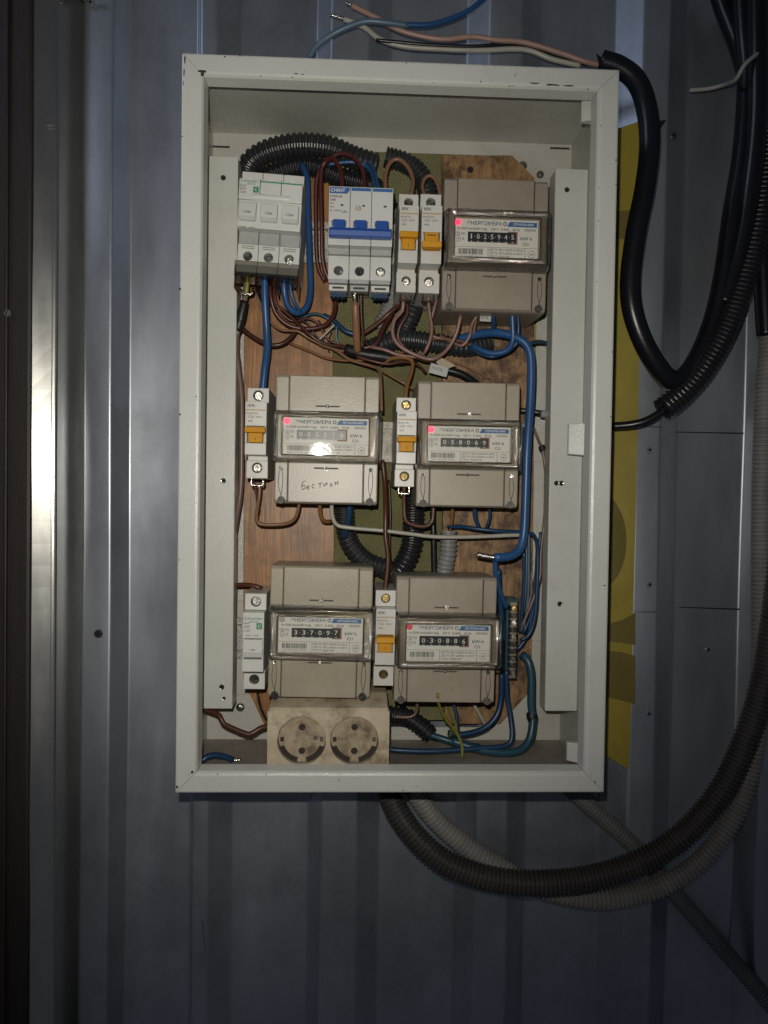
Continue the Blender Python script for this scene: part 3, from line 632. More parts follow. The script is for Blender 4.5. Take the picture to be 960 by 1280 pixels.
# meters
CASES = [mat('taupe_meter_plastic_dusky', (.285, .243, .190), .40, bump=.08, bscale=600, vary=.10, vscale=22, dirt=(.20, .165, .12), dthr=(.5, .85)), mat('taupe_meter_plastic_pale', (.37, .335, .265), .36, bump=.08, bscale=600, vary=.08, vscale=30, dirt=(.27, .225, .16), dthr=(.5, .85)), meterpl, mat('taupe_meter_plastic_yellowed', (.36, .32, .235), .34, bump=.08, bscale=600, vary=.10, vscale=26, dirt=(.25, .205, .135), dthr=(.48, .8)), mat('taupe_meter_plastic_grubby', (.315, .27, .21), .42, bump=.08, bscale=600, vary=.10, vscale=34, dirt=(.22, .18, .13), dthr=(.46, .8))]
DIG = mat('digit_white', (.62, .62, .60), .5)
def meter(tl, tr, br, bl, ctl, ctr, cbr, cbl, label, digits, ledm=led, scribble=False, tamper=0, seedn=0):
    case_m = CASES[seedn]; yf = .046; q = quad(tl, tr, br, bl, yf); root, w, h, F = root_at('electricity_meter', q, RY)
    tag(root, label, 'electricity meter', 'taupe plastic electricity meters with clear counter covers')
    x0, x1, z0, z1 = -w/2, w/2, -h/2, h/2
    def loc(px, py, y):
        p_ = P(px, py, y)-root.location; a = root.rotation_euler.y; c, s_ = math.cos(a), math.sin(a)
        return p_.x*c-p_.z*s_, p_.x*s_+p_.z*c
    YC = .030; cx0, cz1 = loc(*ctl, YC); cx1, _ = loc(*ctr, YC); _, cz0 = loc(*cbr, YC); cz0b = loc(*cbl, YC)[1]; cz0 = (cz0+cz0b)/2; cz1 = (cz1+loc(*ctr, YC)[1])/2
    FC = YC-RY
    # body with chamfered ends
    zc1, zc0 = cz1-.003, cz0+.003
    b = MB(); b.prism_x([(0, z0+.002), (F+.006, z0), (F+.002, z0+.0006), (F, z0+.003), (F, z1-.003), (F+.002, z1-.0006), (F+.006, z1), (0, z1-.002)], x0, x1)
    b.build('case', case_m, root, bevel=.0010)
    gx0, gx1 = x0+w*.125, x1-w*.135
    # terminal covers: middle panels set proud of the case
    for (za, zb_, nm) in ((zc1, z1-.0012, 'upper_cover'), (z0+.0012, zc0, 'lower_cover')):
        c_ = MB().box(gx0+.0005, gx1-.0005, F-.0012, F+.001, za, zb_).build(nm, case_m, root, bevel=.0008)
        for gx in (gx0, gx1): MB().box(gx-.0004, gx+.0004, F-.0004, F+.0006, za, zb_-.0004).build('cover_joint', meterdk, root)
        if nm == 'upper_cover' and tamper: continue
        zs_ = za+.0068 if nm == 'upper_cover' else zb_-.0050
        if nm == 'lower_cover': zs_ = cz0-.0035
        MB().box(-.0095, .0095, F-.0014, F-.0010, zs_-.0006, zs_+.0006).build('screw_slot', meterdk, c_)
        screw(root, .0, F-.0014, zs_, .0015, 'steel', 'cover_screw')
    for s_, gx in ((-1, (x0+gx0)/2), (1, (x1+gx1)/2)):
        screw(root, gx, F-.0004, cz0-.0040, .0016, 'steel', 'cover_screw')
        sx_ = gx-(.0005*s_); s2 = screw(root, sx_, F-.0012, z0+.0028, .0030, 'old' if seedn != 3 else 'steel', 'seal_screw')
        b = MB(); zt_ = cz0-.0045; zb_ = z0+.003
        b.tube(spline([(gx-.001, F-.0009, zt_), (gx-.0018, F-.0022, (zt_+zb_)/2), (sx_+.0012, F-.0022, zb_)], .001), .00022, 5); b.tube(spline([(gx+.001, F-.0009, zt_), (gx+.0016, F-.0022, (zt_+zb_)/2+.001), (sx_-.0006, F-.0022, zb_)], .001), .00022, 5)
        b.build('seal_wire', ink, root)
    # raised middle and label
    b = MB(); fx0, fx1, fz0, fz1 = cx0+.0035, cx1-.0035, cz0+.0035, cz1-.0035
    b.box(fx0, fx1, FC+.005, F+.001, fz0, fz1); b.build('face_block', case_m, root, bevel=.0012)
    lx0, lx1, lz0, lz1 = cx0+(cx1-cx0)*.105, cx1-(cx1-cx0)*.125, cz0+(cz1-cz0)*.16, cz1-(cz1-cz0)*.175
    if seedn == 1: lz1 = cz1-(cz1-cz0)*.16
    Y0 = FC+.0046; lab = MB().box(lx0, lx1, Y0, FC+.006, lz0, lz1).build('face_label', paper, root); lw = lx1-lx0; lh = lz1-lz0; Yt = Y0-.0002
    def X(u): return lx0+u*lw
    def Z(v): return lz1-v*lh
    blueink = mat('blue_ink', (.025, .05, .13), .6)
    text('lettering', 'ЭНЕРГОМЕРА', blueink, lab, X(.35), Z(.105), Yt, lh*.095, lw*.42, bold=.014, slant=.12)
    ring = MB(); 
    for a_ in range(20):
        t0, t1 = 2*math.pi*a_/20, 2*math.pi*(a_+1)/20; r0, r1 = lh*.030, lh*.052; zc_ = Z(.105); xc_ = X(.60)
        ring.add([(xc_+r0*math.cos(t0), Yt, zc_+r0*math.sin(t0)), (xc_+r1*math.cos(t0), Yt, zc_+r1*math.sin(t0)), (xc_+r1*math.cos(t1), Yt, zc_+r1*math.sin(t1)), (xc_+r0*math.cos(t1), Yt, zc_+r0*math.sin(t1))], [(0, 1, 2, 3)])
        R0, R1 = lh*.085, lh*.095; zc2, xc2 = Z(.86), X(.925)
        ring.add([(xc2+R0*math.cos(t0), Yt, zc2+R0*math.sin(t0)), (xc2+R1*math.cos(t0), Yt, zc2+R1*math.sin(t0)), (xc2+R1*math.cos(t1), Yt, zc2+R1*math.sin(t1)), (xc2+R0*math.cos(t1), Yt, zc2+R0*math.sin(t1))], [(0, 1, 2, 3)])
    ring.build('stamp_mark', ink, lab)
    text('lettering', '40', ink, lab, X(.925), Z(.86), Yt, lh*.06)
    bb = MB().prism_y([(X(.625), Z(.17)), (X(.655), Z(.05)), (X(.985), Z(.05)), (X(.985), Z(.17))], Yt-.0001, Yt+.0001).build('blue_banner', blueprint, lab)
    text('lettering', 'ЛІЧИЛЬНИК', whiteink, lab, X(.82), Z(.11), Yt-.0003, lh*.06, lw*.25)
    for s_, u, ww in (('А=3200 імп/(кВт·год)', .205, .36), ('220 V', .475, .09), ('5-60A', .60, .10), ('50 Hz', .735, .085), ('УКРАЇНА', .905, .14)): text('lettering', s_, ink, lab, X(u), Z(.245), Yt, lh*.062, lw*ww)
    wx0, wx1, wz1, wz0 = X(.155), X(.735), Z(.33), Z(.585)
    MB().box(wx1-lw*.10, wx1+lw*.018, Yt-.0001, Yt+.0002, wz0-lh*.035, wz1+lh*.035).build('red_border', mat('faded_red_border', (.30, .13, .11), .6), lab)
    win = MB().box(wx0, wx1, Yt-.0004, Yt+.0004, wz0, wz1).build('counter_window', window, lab)
    nd = len(digits); cw = (wx1-wx0)/nd
    for i_, c_ in enumerate(digits):
        dz = rnd.uniform(-.05, .05)*lh if i_ == nd-1 else 0
        text('digit', c_, DIG, win, wx0+cw*(i_+.5), (wz0+wz1)/2+dz*.5+lh*.012, Yt-.0006, lh*.13, cw*(.42 if c_ != '1' else .17), bold=.008)
        MB().box(wx0+cw*(i_+.38), wx0+cw*(i_+.62), Yt-.0006, Yt-.0004, wz0+.0002, wz0+lh*.022).build('digit_edge', DIG, win)
        if i_ < nd-1: MB().box(wx0+cw*(i_+1)-.0002, wx0+cw*(i_+1)+.0002, Yt-.0006, Yt-.0004, (wz0+wz1)/2-.0002, (wz0+wz1)/2+.0003).build('digit_dot', DIG, win)
    text('lettering', 'СЕ101', inklight, lab, X(.065), Z(.38), Yt, lh*.075, lw*.11); text('lettering', '⊕ А', inklight, lab, X(.065), Z(.51), Yt, lh*.09, lw*.10)
    text('lettering', 'kW·h', ink, lab, X(.86), Z(.46), Yt, lh*.09, lw*.14); text('lettering', 'Cl1', ink, lab, X(.85), Z(.60), Yt, lh*.085, lw*.07, bold=.01)
    b = MB(); b.box(X(.0), X(1), Yt-.00005, Yt+.0001, Z(.712), Z(.705)); b.box(X(.40), X(.405), Yt-.00005, Yt+.0001, Z(1), Z(.71)); b.box(X(.845), X(.85), Yt-.00005, Yt+.0001, Z(1), Z(.71)); b.build('ruled_lines', inklight, lab)
    b = MB(); u = .045; rr = random.Random(seedn+3)
    while u < .33:
        g = rr.choice((.004, .006, .009)); b.box(X(u), X(u+g), Yt-.0001, Yt+.0001, Z(.90), Z(.755)); u += g+rr.choice((.004, .006, .008))
    b.build('barcode', ink, lab); text('lettering', 'UA 014 02 2012', inklight, lab, X(.19), Z(.945), Yt, lh*.035, lw*.28)
    for i_, (s_, ww) in enumerate((('ДСТУ ІЕС 62053-21:2012', .40), ('ДСТУ ІЕС 62052-11:2012', .40), ('ГОСТ 30207-94', .24))): text('lettering', s_, ink, lab, X(.42), Z(.765+.088*i_), Yt, lh*.05, lw*ww, align='LEFT')
    o = MB().cyl(X(.035), Z(.095), .0021, Yt-.0009, Yt+.0002, 16, r1=.0024).build('indicator_light', ledm, root, smooth=False)
    # clear cover: sloping rim, rounded corners, flat window
    def rr_loop(x0_, x1_, za_, zb_, r, y, n0=6):
        out = []
        for (cx_, cz_, a0) in ((x1_-r, zb_-r, 0), (x0_+r, zb_-r, math.pi/2), (x0_+r, za_+r, math.pi), (x1_-r, za_+r, 1.5*math.pi)):
            for k_ in range(n0+1): t = a0+math.pi/2*k_/n0; out.append((cx_+r*math.cos(t), y, cz_+r*math.sin(t)))
        return out
    m_ = .0028
    loops = [rr_loop(cx0, cx1, cz0, cz1, .0022, F-.0006), rr_loop(cx0+.0006, cx1-.0006, cz0+.0006, cz1-.0006, .0024, F-.0060), rr_loop(cx0+.0016, cx1-.0016, cz0+.0016, cz1-.0016, .0026, FC+.0006), rr_loop(cx0+.0030, cx1-.0030, cz0+.0030, cz1-.0030, .0026, FC-.0004),
             rr_loop(cx0+.0045, cx1-.0045, cz0+.0045, cz1-.0045, .0022, FC+.0004), rr_loop(lx0-.0015, lx1+.0015, lz0-.0012, lz1+.0012, .0014, FC+.0012), rr_loop(lx0-.0006, lx1+.0006, lz0-.0004, lz1+.0004, .001, FC+.0002)]
    n = len(loops[0]); b = MB(); wob = random.Random(seedn*5+1); vs = []
    for li, lp in enumerate(loops):
        for ki, p_ in enumerate(lp):
            amp = .00038 if 1 <= li <= 5 else .0
            vs.append((p_[0]+wob.uniform(-1, 1)*amp, p_[1]+wob.uniform(-1, 1)*amp*1.4, p_[2]+wob.uniform(-1, 1)*amp))
    b.add(vs, [(l*n+i, l*n+(i+1) % n, (l+1)*n+(i+1) % n, (l+1)*n+i) for l in range(len(loops)-1) for i in range(n)])
    b.build('clear_cover', clear_rim, root, smooth=True)
    tx, tz_ = (.030, .020) if seedn == 1 else (0, 0)
    lp = rr_loop(lx0-.0006, lx1+.0006, lz0-.0004, lz1+.0004, .001, FC+.0002); xm_ = (lx0+lx1)/2; zm_ = (lz0+lz1)/2
    lp = [(x, y+.0003*bool(tx)+tx*(x-xm_)-tz_*(z-zm_), z) for x, y, z in lp]; b = MB(); b.add(lp, [tuple(range(len(lp)))])
    b.build('cover_window', clear_win, root)
    b = MB()      # beads added round window and rim crest, shaped to catch flash glints
    for (e0, rr_, yy) in ((0, .00055, FC+.0001), (.0052, .0007, FC-.0002)):
        if e0: lp = rr_loop(cx0+.0026, cx1-.0026, cz0+.0026, cz1-.0026, .0028, yy, 5)
        else: lp = rr_loop(lx0-.0008, lx1+.0008, lz0-.0006, lz1+.0006, .0012, yy, 4)
        pts_ = []
        for p0_, p1_ in zip(lp, lp[1:]+lp[:1]):
            L_ = (Vector(p1_)-Vector(p0_)).length; k_ = max(1, int(L_/.0022))
            for t in range(k_): pts_.append(Vector(p0_).lerp(Vector(p1_), t/k_)+Vector((wob.uniform(-1, 1), wob.uniform(-1, 1), wob.uniform(-1, 1)))*.00013)
        pts_.append(pts_[0]); b.tube(pts_, rr_, 8, caps=False)
    b.build('glint_bead', clear_rim, root, smooth=True)
    if scribble:
        S = {'б': [[(.9, 1.6), (.2, 1.25), (.12, .25), (.5, 0), (.9, .3), (.75, .8), (.2, .75)]], 'е': [[(.1, .5), (.8, .6), (.55, .95), (.15, .7), (.12, .25), (.5, 0), (.9, .2)]],
             'с': [[(.85, .85), (.4, 1), (.1, .5), (.4, 0), (.9, .15)]], 'т': [[(0, .95), (1, 1.1)], [(.5, 1), (.45, 0)]], 'и': [[(.1, 1), (.1, .15), (.3, .1), (.8, .9)], [(.8, 1), (.9, 0)]],
             'о': [[(.5, .95), (.15, .6), (.3, .1), (.75, .2), (.8, .7), (.45, .95)]], 'н': [[(.1, 1), (.1, 0)], [(.1, .5), (.8, .6)], [(.8, 1.1), (.85, 0)]]}
        u = gx0+.0085
        ox, oz = loc(376, 612, .045)
        for i_, c_ in enumerate('бестион'):
            strokes('handwritten_letter', S[c_], penink, root, ox+i_*.0044+(.0006, 0, -.0003, .0004, .0002, .0006, .0003)[i_], oz+i_*.00055+(0, -.0004, .0003, 0, .0007, .0001, .0006)[i_], (.0031, .0026, .0027, .0031, .0032, .0025, .0030)[i_], (.0042, .0028, .0030, .0033, .0026, .0027, .0030)[i_], F-.0014, .00027, slope=(.1, .25, 0, .15, .3, 0, .2)[i_])
    return root
meter((556, 222), (687, 224), (681, 391), (552, 387), (556, 258), (692, 260), (690, 337), (553, 330), 'meter with a lit red light at the top right, above the blue cables', '1025945', led, tamper=1, seedn=0)
meter((346, 467), (475, 470), (471, 631), (342, 630), (340, 510), (478, 513), (475, 581), (338, 577), 'meter with a handwritten word in pen on its lower cover', '005578', led, scribble=True, seedn=1)
meter((523, 475), (650, 478), (647, 636), (520, 633), (522, 520), (656, 523), (653, 590), (520, 585), 'right-hand meter of the middle row, counter reading 058069', '058069', led, seedn=2)
meter((339, 707), (467, 708), (462, 875), (334, 872), (334, 760), (471, 760), (469, 829), (333, 827), 'meter directly above the double socket, counter reading 337097', '337097', mat('unlit_indicator', (.40, .34, .31), .4), seedn=3)
meter((496, 720), (621, 722), (618, 881), (492, 878), (495, 768), (631, 770), (628, 841), (494, 837), 'meter beside the blue terminal strip at the bottom right, counter reading 030886', '030886', led2, seedn=4)

# double socket
def sockets():
    yf = .040; q = quad((334, 888), (488, 889), (485, 962), (334, 962), yf); ctr, w, h, a = q
    bz = P(410, 962, yf).z; tz = P(410, 889, yf).z
    root = empty('double_socket', (ctr.x, .12, bz), (0, 0, 0)); tag(root, 'yellowed double power socket sitting at the bottom left of the box', 'socket')
    F = yf-.12; H = tz-bz; zf = -.006
    b = MB(); half = w/2; hole_z = (P(377, 926, yf).z-bz); r = .0192; c1 = P(377, 926, yf).x-ctr.x; c2 = P(443, 927, yf).x-ctr.x; xm = (c1+c2)/2
    b.holed(-half, xm, zf, H, F, F+.012, (c1, hole_z, r), 40, depth=.010); b.holed(xm, half, zf, H, F, F+.012, (c2, hole_z, r), 40, depth=.010)
    b.f = [f for f in b.f if not all(abs(b.v[i][0]-xm) < 1e-7 for i in f)]
    me = b.build('faceplate', socketm, root)
    import bmesh
    bm = bmesh.new(); bm.from_mesh(me.data); bmesh.ops.remove_doubles(bm, verts=bm.verts, dist=2e-5); bmesh.ops.recalc_face_normals(bm, faces=bm.faces); bm.to_mesh(me.data); bm.free()
    bv_ = me.modifiers.new('bevel', 'BEVEL'); bv_.width = .0026; bv_.segments = 4; bv_.limit_method = 'ANGLE'; bv_.angle_limit = math.radians(50)
    b = MB(); zt2 = H+.0075     # upper side slopes back
    b.prism_x([(F+.0002, H-.0004), (F+.003, H+.002), (F+.030, zt2), (-.004, zt2), (-.004, zf), (F+.012, zf), (F+.012, H-.001)], -half+.0008, half-.0008)
    b.build('housing', socketm, root, bevel=.0025, seg=3)
    b = MB()
    for s_ in (-1, 1): b.cyl(s_*(half-.0012), 0, .0001, F, F, 3)
    for c_ in (c1, c2):
        ins = MB(); ins.cyl(c_, hole_z, r-.0006, F+.0050, F+.010, 40); o = ins.build('socket_insert', socketin, root, bevel=.0006)
        for dz in (.0095, -.0095): MB().cyl(c_, hole_z+dz+.0, .0027, F+.0046, F+.0052, 16).build('pin_hole', sockdark, o)
        for s_ in (-1, 1):
            MB().box(c_+s_*(r-.0035)-.0014, c_+s_*(r-.0035)+.0014, F+.0035, F+.0052, hole_z-.0016, hole_z+.0016).build('earth_clip', sockdark if s_ < 0 else oldscrew, o)
        bb_ = MB(); arc = []
        for t in np.linspace(math.radians(200), math.radians(258), 9): arc.append((c_+(r-.0003)*math.cos(t), hole_z+(r-.0003)*math.sin(t)))
        for t in np.linspace(math.radians(258), math.radians(200), 9): arc.append((c_+(r-.0042)*math.cos(t), hole_z+(r-.0042)*math.sin(t)))
        bb_.prism_y(arc, F+.0046, F+.0052); bb_.build('recess_groove', sockdark, o)
        bb_ = MB(); arc = [(2*c_-x, z) for x, z in arc]; bb_.prism_y(arc, F+.0046, F+.0052); bb_.build('recess_groove', sockdark, o)
    for (px, py, s_) in ((429, 923, '16A'),): 
        p_ = P(px, py, yf+.004); text('molded_lettering', s_, mat('faded_brown_print', (.16, .11, .07), .6), root, p_.x-ctr.x, p_.z-bz, F+.0048, .0026, .007)
    screw(root, P(394, 923, yf).x-ctr.x, F+.0045, hole_z+.001, .0018, 'old')
sockets()

# blue neutral strip
def busbar():
    y = .078; a, c = P(635, 752, y), P(649, 850, y); t = P(643, 753, y); u = P(641, 849, y); ang = math.atan2(t.x-u.x, t.z-u.z)
    root = empty('terminal_strip', (u.x, y+.014, u.z), (0, ang, 0)); tag(root, 'blue neutral terminal strip with a row of screws beside the bottom meter', 'terminal strip'); L = (t-u).length
    MB().box(-.0052, .0052, -.006, .014, -.002, L+.002).build('base', wv['teal'], root, bevel=.0006)
    MB().box(-.0030, .0030, -.012, -.006, 0, L).build('bar', mat('bar_metal', (.35, .30, .20), .4, metal=.9), root, bevel=.0004)
    b = MB(); n = 10
    for i in range(n):
        z = L*(.035+.93*(1-(i+.5)/n)); MB().box(-.0036, .0036, -.0125, -.006, z-.0022, z+.0022).build('clamp_block', wv['black'], root, bevel=.0003)
        screw(root, 0, -.0135, z, .0022, 'brass' if i == 0 else 'steel')
    for i in range(8):
        z = L*(.10+.72*(1-(i+.5)/8)); screw(root, -.0082, -.004, z, .0011, 'steel', 'side_screw')
    MB().box(-.0105, -.0058, -.003, .010, L*.08, L*.85).build('side_bar', wv['black'], root, bevel=.0004)
busbar()

# ------------------------------------------------------------------ cables and conduits
def wire(label, col, r, pts_, tip=None, name='wire', cat='wire', group=None, n=9, tape=None, step=.003):
    q = [P(x, y, d) for x, y, d in pts_]; s_ = spline(q, step)
    org = s_[0]; root_me = MB(); root_me.tube([p-org for p in s_], r, n)
    o = root_me.build(name, wv[col] if isinstance(col, str) else col, None, smooth=True); o.location = org; tag(o, label, cat, group)
    if tip:       # stripped end: a bare metal length, at the end ('e') or the start ('s')
        for t_ in tip:
            seq = [P(*p) for p in t_]; MB().tube([p-org for p in spline(seq, .002)], r*.62, 7).build('bare_tip', tintin, o, smooth=True)
    if tape:
        for (p0, p1, rr) in tape:
            a_, c_ = P(*p0)-org, P(*p1)-org; k = 9; pp = [a_+(c_-a_)*i/k for i in range(k+1)]
            MB().tube(pp, rr, 10, rad=[rr*(.75+.25*math.sin(math.pi*i/k)+.12*rnd.random()) for i in range(k+1)]).build('tape_wrap', tapem, o, smooth=True)
    return o
def conduit(label, m, r, pts_, pitch=.0034, name='conduit', n=18, depth=.17, cat='conduit'):
    q = [P(x, y, d) for x, y, d in pts_]; s_ = resample(spline(q, .004), pitch/6); org = s_[0]
    wave = [1, 1, .97, 1-depth, 1-depth, .97]; rad = [r*wave[i % 6] for i in range(len(s_))]
    o = MB().tube([p-org for p in s_], r, n, rad=rad, caps=False).build(name, m, None, smooth=False); o.location = org; tag(o, label, cat); return o

# inside: conduits
conduit('black ribbed conduit arching over the top left triple breaker', coalcon, .0096, [(306, 232, .100), (312, 205, .096), (335, 189, .092), (372, 181, .090), (410, 184, .092), (440, 196, .098), (470, 206, .104)], .0046)
conduit('second black ribbed conduit lying below the arch behind the triple breakers', blackcon, .0092, [(316, 236, .110), (340, 218, .108), (385, 207, .107), (425, 222, .108), (470, 236, .110), (486, 262, .110)], .0042)
conduit('dark ribbed conduit rising beside the shade-darkened yellow sheet to the box top', coalcon, .0088, [(482, 196, .108), (510, 205, .108), (530, 226, .108), (536, 260, .109), (532, 320, .109), (520, 372, .104), (510, 400, .100), (500, 420, .104)], .0036)
conduit('dark ribbed conduit lying crosswise below the single breakers', coalcon, .0084, [(462, 436, .108), (500, 424, .100), (540, 428, .098), (580, 434, .100), (612, 428, .106)], .0040)
conduit('grey ribbed conduit stub behind the blue triple breaker', greycon, .0070, [(500, 330, .111), (494, 362, .106), (486, 385, .108), (474, 410, .112)], .0036)
conduit('black ribbed conduit curving below the handwritten meter', coalcon, .0090, [(432, 600, .108), (431, 650, .106), (438, 680, .104), (458, 702, .104), (485, 713, .106), (505, 735, .110)], .0040)
conduit('black ribbed conduit below the middle single breaker', blackcon, .0098, [(518, 600, .110), (517, 640, .106), (515, 680, .104), (505, 705, .106), (490, 722, .110)], .0042)
conduit('grey ribbed conduit standing between the middle and bottom meters', greycon, .0076, [(561, 664, .098), (560, 690, .098), (556, 712, .100), (553, 745, .104)], .0038)
conduit('black conduit end slanting across the box floor beside the socket', blackcon, .0080, [(482, 893, .098), (508, 896, .096), (524, 906, .094), (538, 918, .092)], .0040)

# inside: wires
wire('thick blue cable looping up from the green-striped breaker to the box top', 'blue', .0027, [(355, 338, .066), (355, 360, .066), (359, 380, .070), (370, 391, .074), (383, 384, .078), (388, 362, .082), (387, 320, .085), (385, 260, .09), (384, 225, .094), (378, 205, .1)])
wire('thin blue wire inside the blue loop below the green-striped breaker', 'blue', .0015, [(364, 338, .067), (363, 362, .067), (369, 380, .070), (376, 390, .074)])
wire('blue cable dropping from the green-striped breaker to the left single breaker', 'blue', .0031, [(331, 334, .060), (331, 370, .062), (333, 410, .066), (334, 435, .066), (331, 460, .064), (328, 492, .064)])
wire('blue wire crossing behind the loops above the blue triple breaker', 'blue', .0016, [(400, 208, .094), (420, 204, .092), (445, 203, .092), (462, 212, .09), (470, 238, .07)])
wire('thin blue wire entering the blue triple breaker from above', 'blue', .0013, [(455, 198, .098), (466, 210, .088), (474, 238, .070)])
wire('maroon wire looping into the left pole of the blue triple breaker', 'maroon', .0019, [(428, 238, .064), (426, 214, .07), (416, 198, .074), (405, 204, .078), (401, 225, .08), (402, 280, .084), (404, 330, .09), (416, 362, .094), (419, 385, .094), (410, 404, .09), (388, 411, .088), (362, 407, .086), (345, 392, .084), (338, 368, .08), (337, 340, .07)])
wire('maroon wire looping into the middle pole of the blue triple breaker', 'maroon', .0018, [(456, 238, .064), (453, 212, .07), (440, 196, .074), (424, 192, .076), (408, 204, .08), (396, 225, .082), (395, 280, .088), (397, 330, .094), (406, 352, .096)])
wire('dark red wire swinging under the left blue cable to the black tape', 'darkred', .0019, [(300, 408, .088), (316, 421, .086), (336, 431, .084), (352, 430, .084), (365, 420, .086), (374, 404, .088)])
wire('brown wire slanting from the green-striped breaker to the central knot', 'darkred', .0015, [(340, 340, .072), (336, 375, .084), (352, 386, .086), (368, 400, .086), (386, 417, .084), (404, 429, .086), (430, 434, .09), (450, 440, .096)])
wire('pale tan wire curving below the green-striped breaker', 'tan', .0010, [(321, 345, .072), (322, 372, .086), (333, 396, .086), (350, 412, .084), (372, 414, .082), (388, 424, .084), (410, 434, .088), (432, 440, .092)])
wire('black wire hanging from the green-striped breaker beside the blue cable', 'black', .0010, [(314, 342, .070), (322, 360, .072), (328, 380, .082)])
wire('short orange-tan wire crossing the left board above the handwritten meter', 'orangetan', .0012, [(362, 429, .102), (385, 438, .1), (410, 448, .098), (440, 451, .095), (464, 449, .092), (488, 446, .09), (505, 440, .09)])
wire('tan wire running from the central knot down the right side of the handwritten meter', 'tan', .0013, [(395, 428, .096), (420, 438, .092), (438, 450, .088), (462, 457, .080), (474, 463, .070), (476, 480, .055), (477, 514, .050)])
wire('second orange-tan wire through the central knot', 'orangetan', .0013, [(388, 420, .1), (404, 433, .096), (424, 432, .094), (436, 434, .094)])
wire('short whitish wire end at the central knot', 'white', .0009, [(395, 428, .092), (404, 420, .09), (412, 412, .088), (418, 406, .086)])
wire('pale bare wire end beside the blue strands of the knot', 'greyblue', .0010, [(421, 408, .094), (420, 420, .096), (424, 432, .098), (432, 438, .1)])
wire('dark blue strand in the central knot', 'darkblue', .0022, [(404, 394, .104), (416, 400, .104), (432, 414, .102), (446, 418, .102)])
wire('dark teal wire crossing the left board above the knot', 'teal', .0013, [(376, 398, .100), (392, 392, .098), (408, 397, .098), (420, 410, .1)])
wire('thick tan conductor hanging from the blue triple breaker', 'tan', .0031, [(444, 378, .066), (445, 400, .070), (446, 425, .078), (447, 440, .086)], tip=[[(444, 362, .062), (443, 370, .063), (444, 379, .066)]])
wire('dark red wire standing behind the thick tan conductor', 'darkred', .0013, [(451, 366, .074), (452, 400, .08), (455, 430, .086)])
wire('thick black taped cable joint lying across the box middle', tapem, .0048, [(432, 436, .090), (452, 442, .088), (478, 446, .088), (502, 449, .090), (520, 444, .094)], name='cable_joint', cat='cable joint')
wire('brown wire sloping up from the joint to the single breakers', 'brown', .0021, [(452, 418, .1), (470, 406, .096), (486, 392, .092), (500, 380, .094)])
wire('dark red wire bending up from the joint towards the grey stub', 'darkred', .0022, [(452, 436, .088), (470, 430, .088), (478, 412, .09), (490, 392, .094)])
wire('rosy brown wire looping from the first single breaker to the top right meter', 'rosy', .0017, [(504, 370, .060), (503, 388, .062), (493, 400, .066), (491, 418, .070), (499, 432, .072), (518, 443, .072), (540, 449, .070), (558, 438, .070), (570, 418, .068), (576, 394, .064)])
wire('rosy brown wire from the second single breaker joining the loop', 'rosy', .0015, [(535, 370, .060), (537, 392, .064), (540, 412, .068), (536, 430, .072), (530, 442, .074)])
wire('brown wire beside the top right meter crossing the second breaker lead', 'rosy', .0014, [(547, 366, .078), (543, 385, .078), (538, 405, .08), (541, 420, .08), (556, 424, .08)])
wire('rosy brown wire from the joint passing under the loop', 'rosy', .0015, [(464, 434, .082), (480, 437, .080), (496, 443, .080), (514, 446, .080), (532, 446, .08)])
wire('orange-tan wire arching down beside the middle single breaker', 'orangetan', .0016, [(476, 456, .09), (490, 448, .084), (505, 447, .08), (515, 451, .078), (515, 463, .074), (509, 482, .068), (507, 500, .064)])
wire('thin tan wire slanting to the top of the middle single breaker', 'tan', .0009, [(478, 464, .09), (492, 472, .086), (506, 480, .084), (518, 488, .09)])
wire('tan loop of wire above the first single breaker', 'tan', .0018, [(482, 240, .072), (482, 218, .078), (488, 203, .08), (498, 199, .08), (509, 208, .078), (516, 224, .074), (514, 246, .064)])
wire('small tan loop of wire above the second single breaker', 'tan', .0015, [(531, 246, .064), (528, 232, .072), (532, 222, .074), (540, 220, .074), (547, 230, .072), (551, 247, .070)])
wire('tan wire curving from the top right meter to the crosswise conduit', 'rosy', .0014, [(600, 390, .070), (590, 405, .074), (587, 420, .078), (578, 432, .08), (566, 428, .084), (550, 420, .088)])
wire('thin tan wire beside the white tag of the top right meter', 'tan', .0011, [(597, 390, .074), (594, 405, .08), (591, 422, .084)])
wire('blue wire dropping from the middle of the top right meter', 'darkblue', .0019, [(617, 388, .066), (617, 402, .070), (617, 420, .078)])
wire('blue cable dropping from the top right meter into the blue loop', 'blue', .0024, [(640, 388, .064), (641, 410, .066), (641, 426, .068), (634, 438, .072), (618, 442, .076), (602, 438, .08), (590, 431, .084)])
wire('thin dark blue wire in the loop below the top right meter', 'darkblue', .0015, [(647, 388, .068), (648, 412, .072), (645, 430, .074), (632, 441, .078), (615, 446, .08), (600, 442, .084), (586, 434, .088)])
wire('thick blue cable running down the right side with a bare end', 'blue', .0036, [(574, 424, .092), (596, 418, .084), (622, 416, .074), (646, 422, .068), (660, 434, .066), (664, 456, .066), (663, 500, .066), (659, 560, .064), (657, 620, .064), (655, 664, .064), (650, 686, .062), (638, 695, .060), (618, 697, .058)], tip=[[(596, 693, .058), (606, 695, .058), (620, 697, .058)]], n=12)
wire('blue wire turning behind the right mounting plate', 'teal', .0016, [(660, 430, .072), (672, 427, .08), (684, 429, .09), (700, 434, .1)])
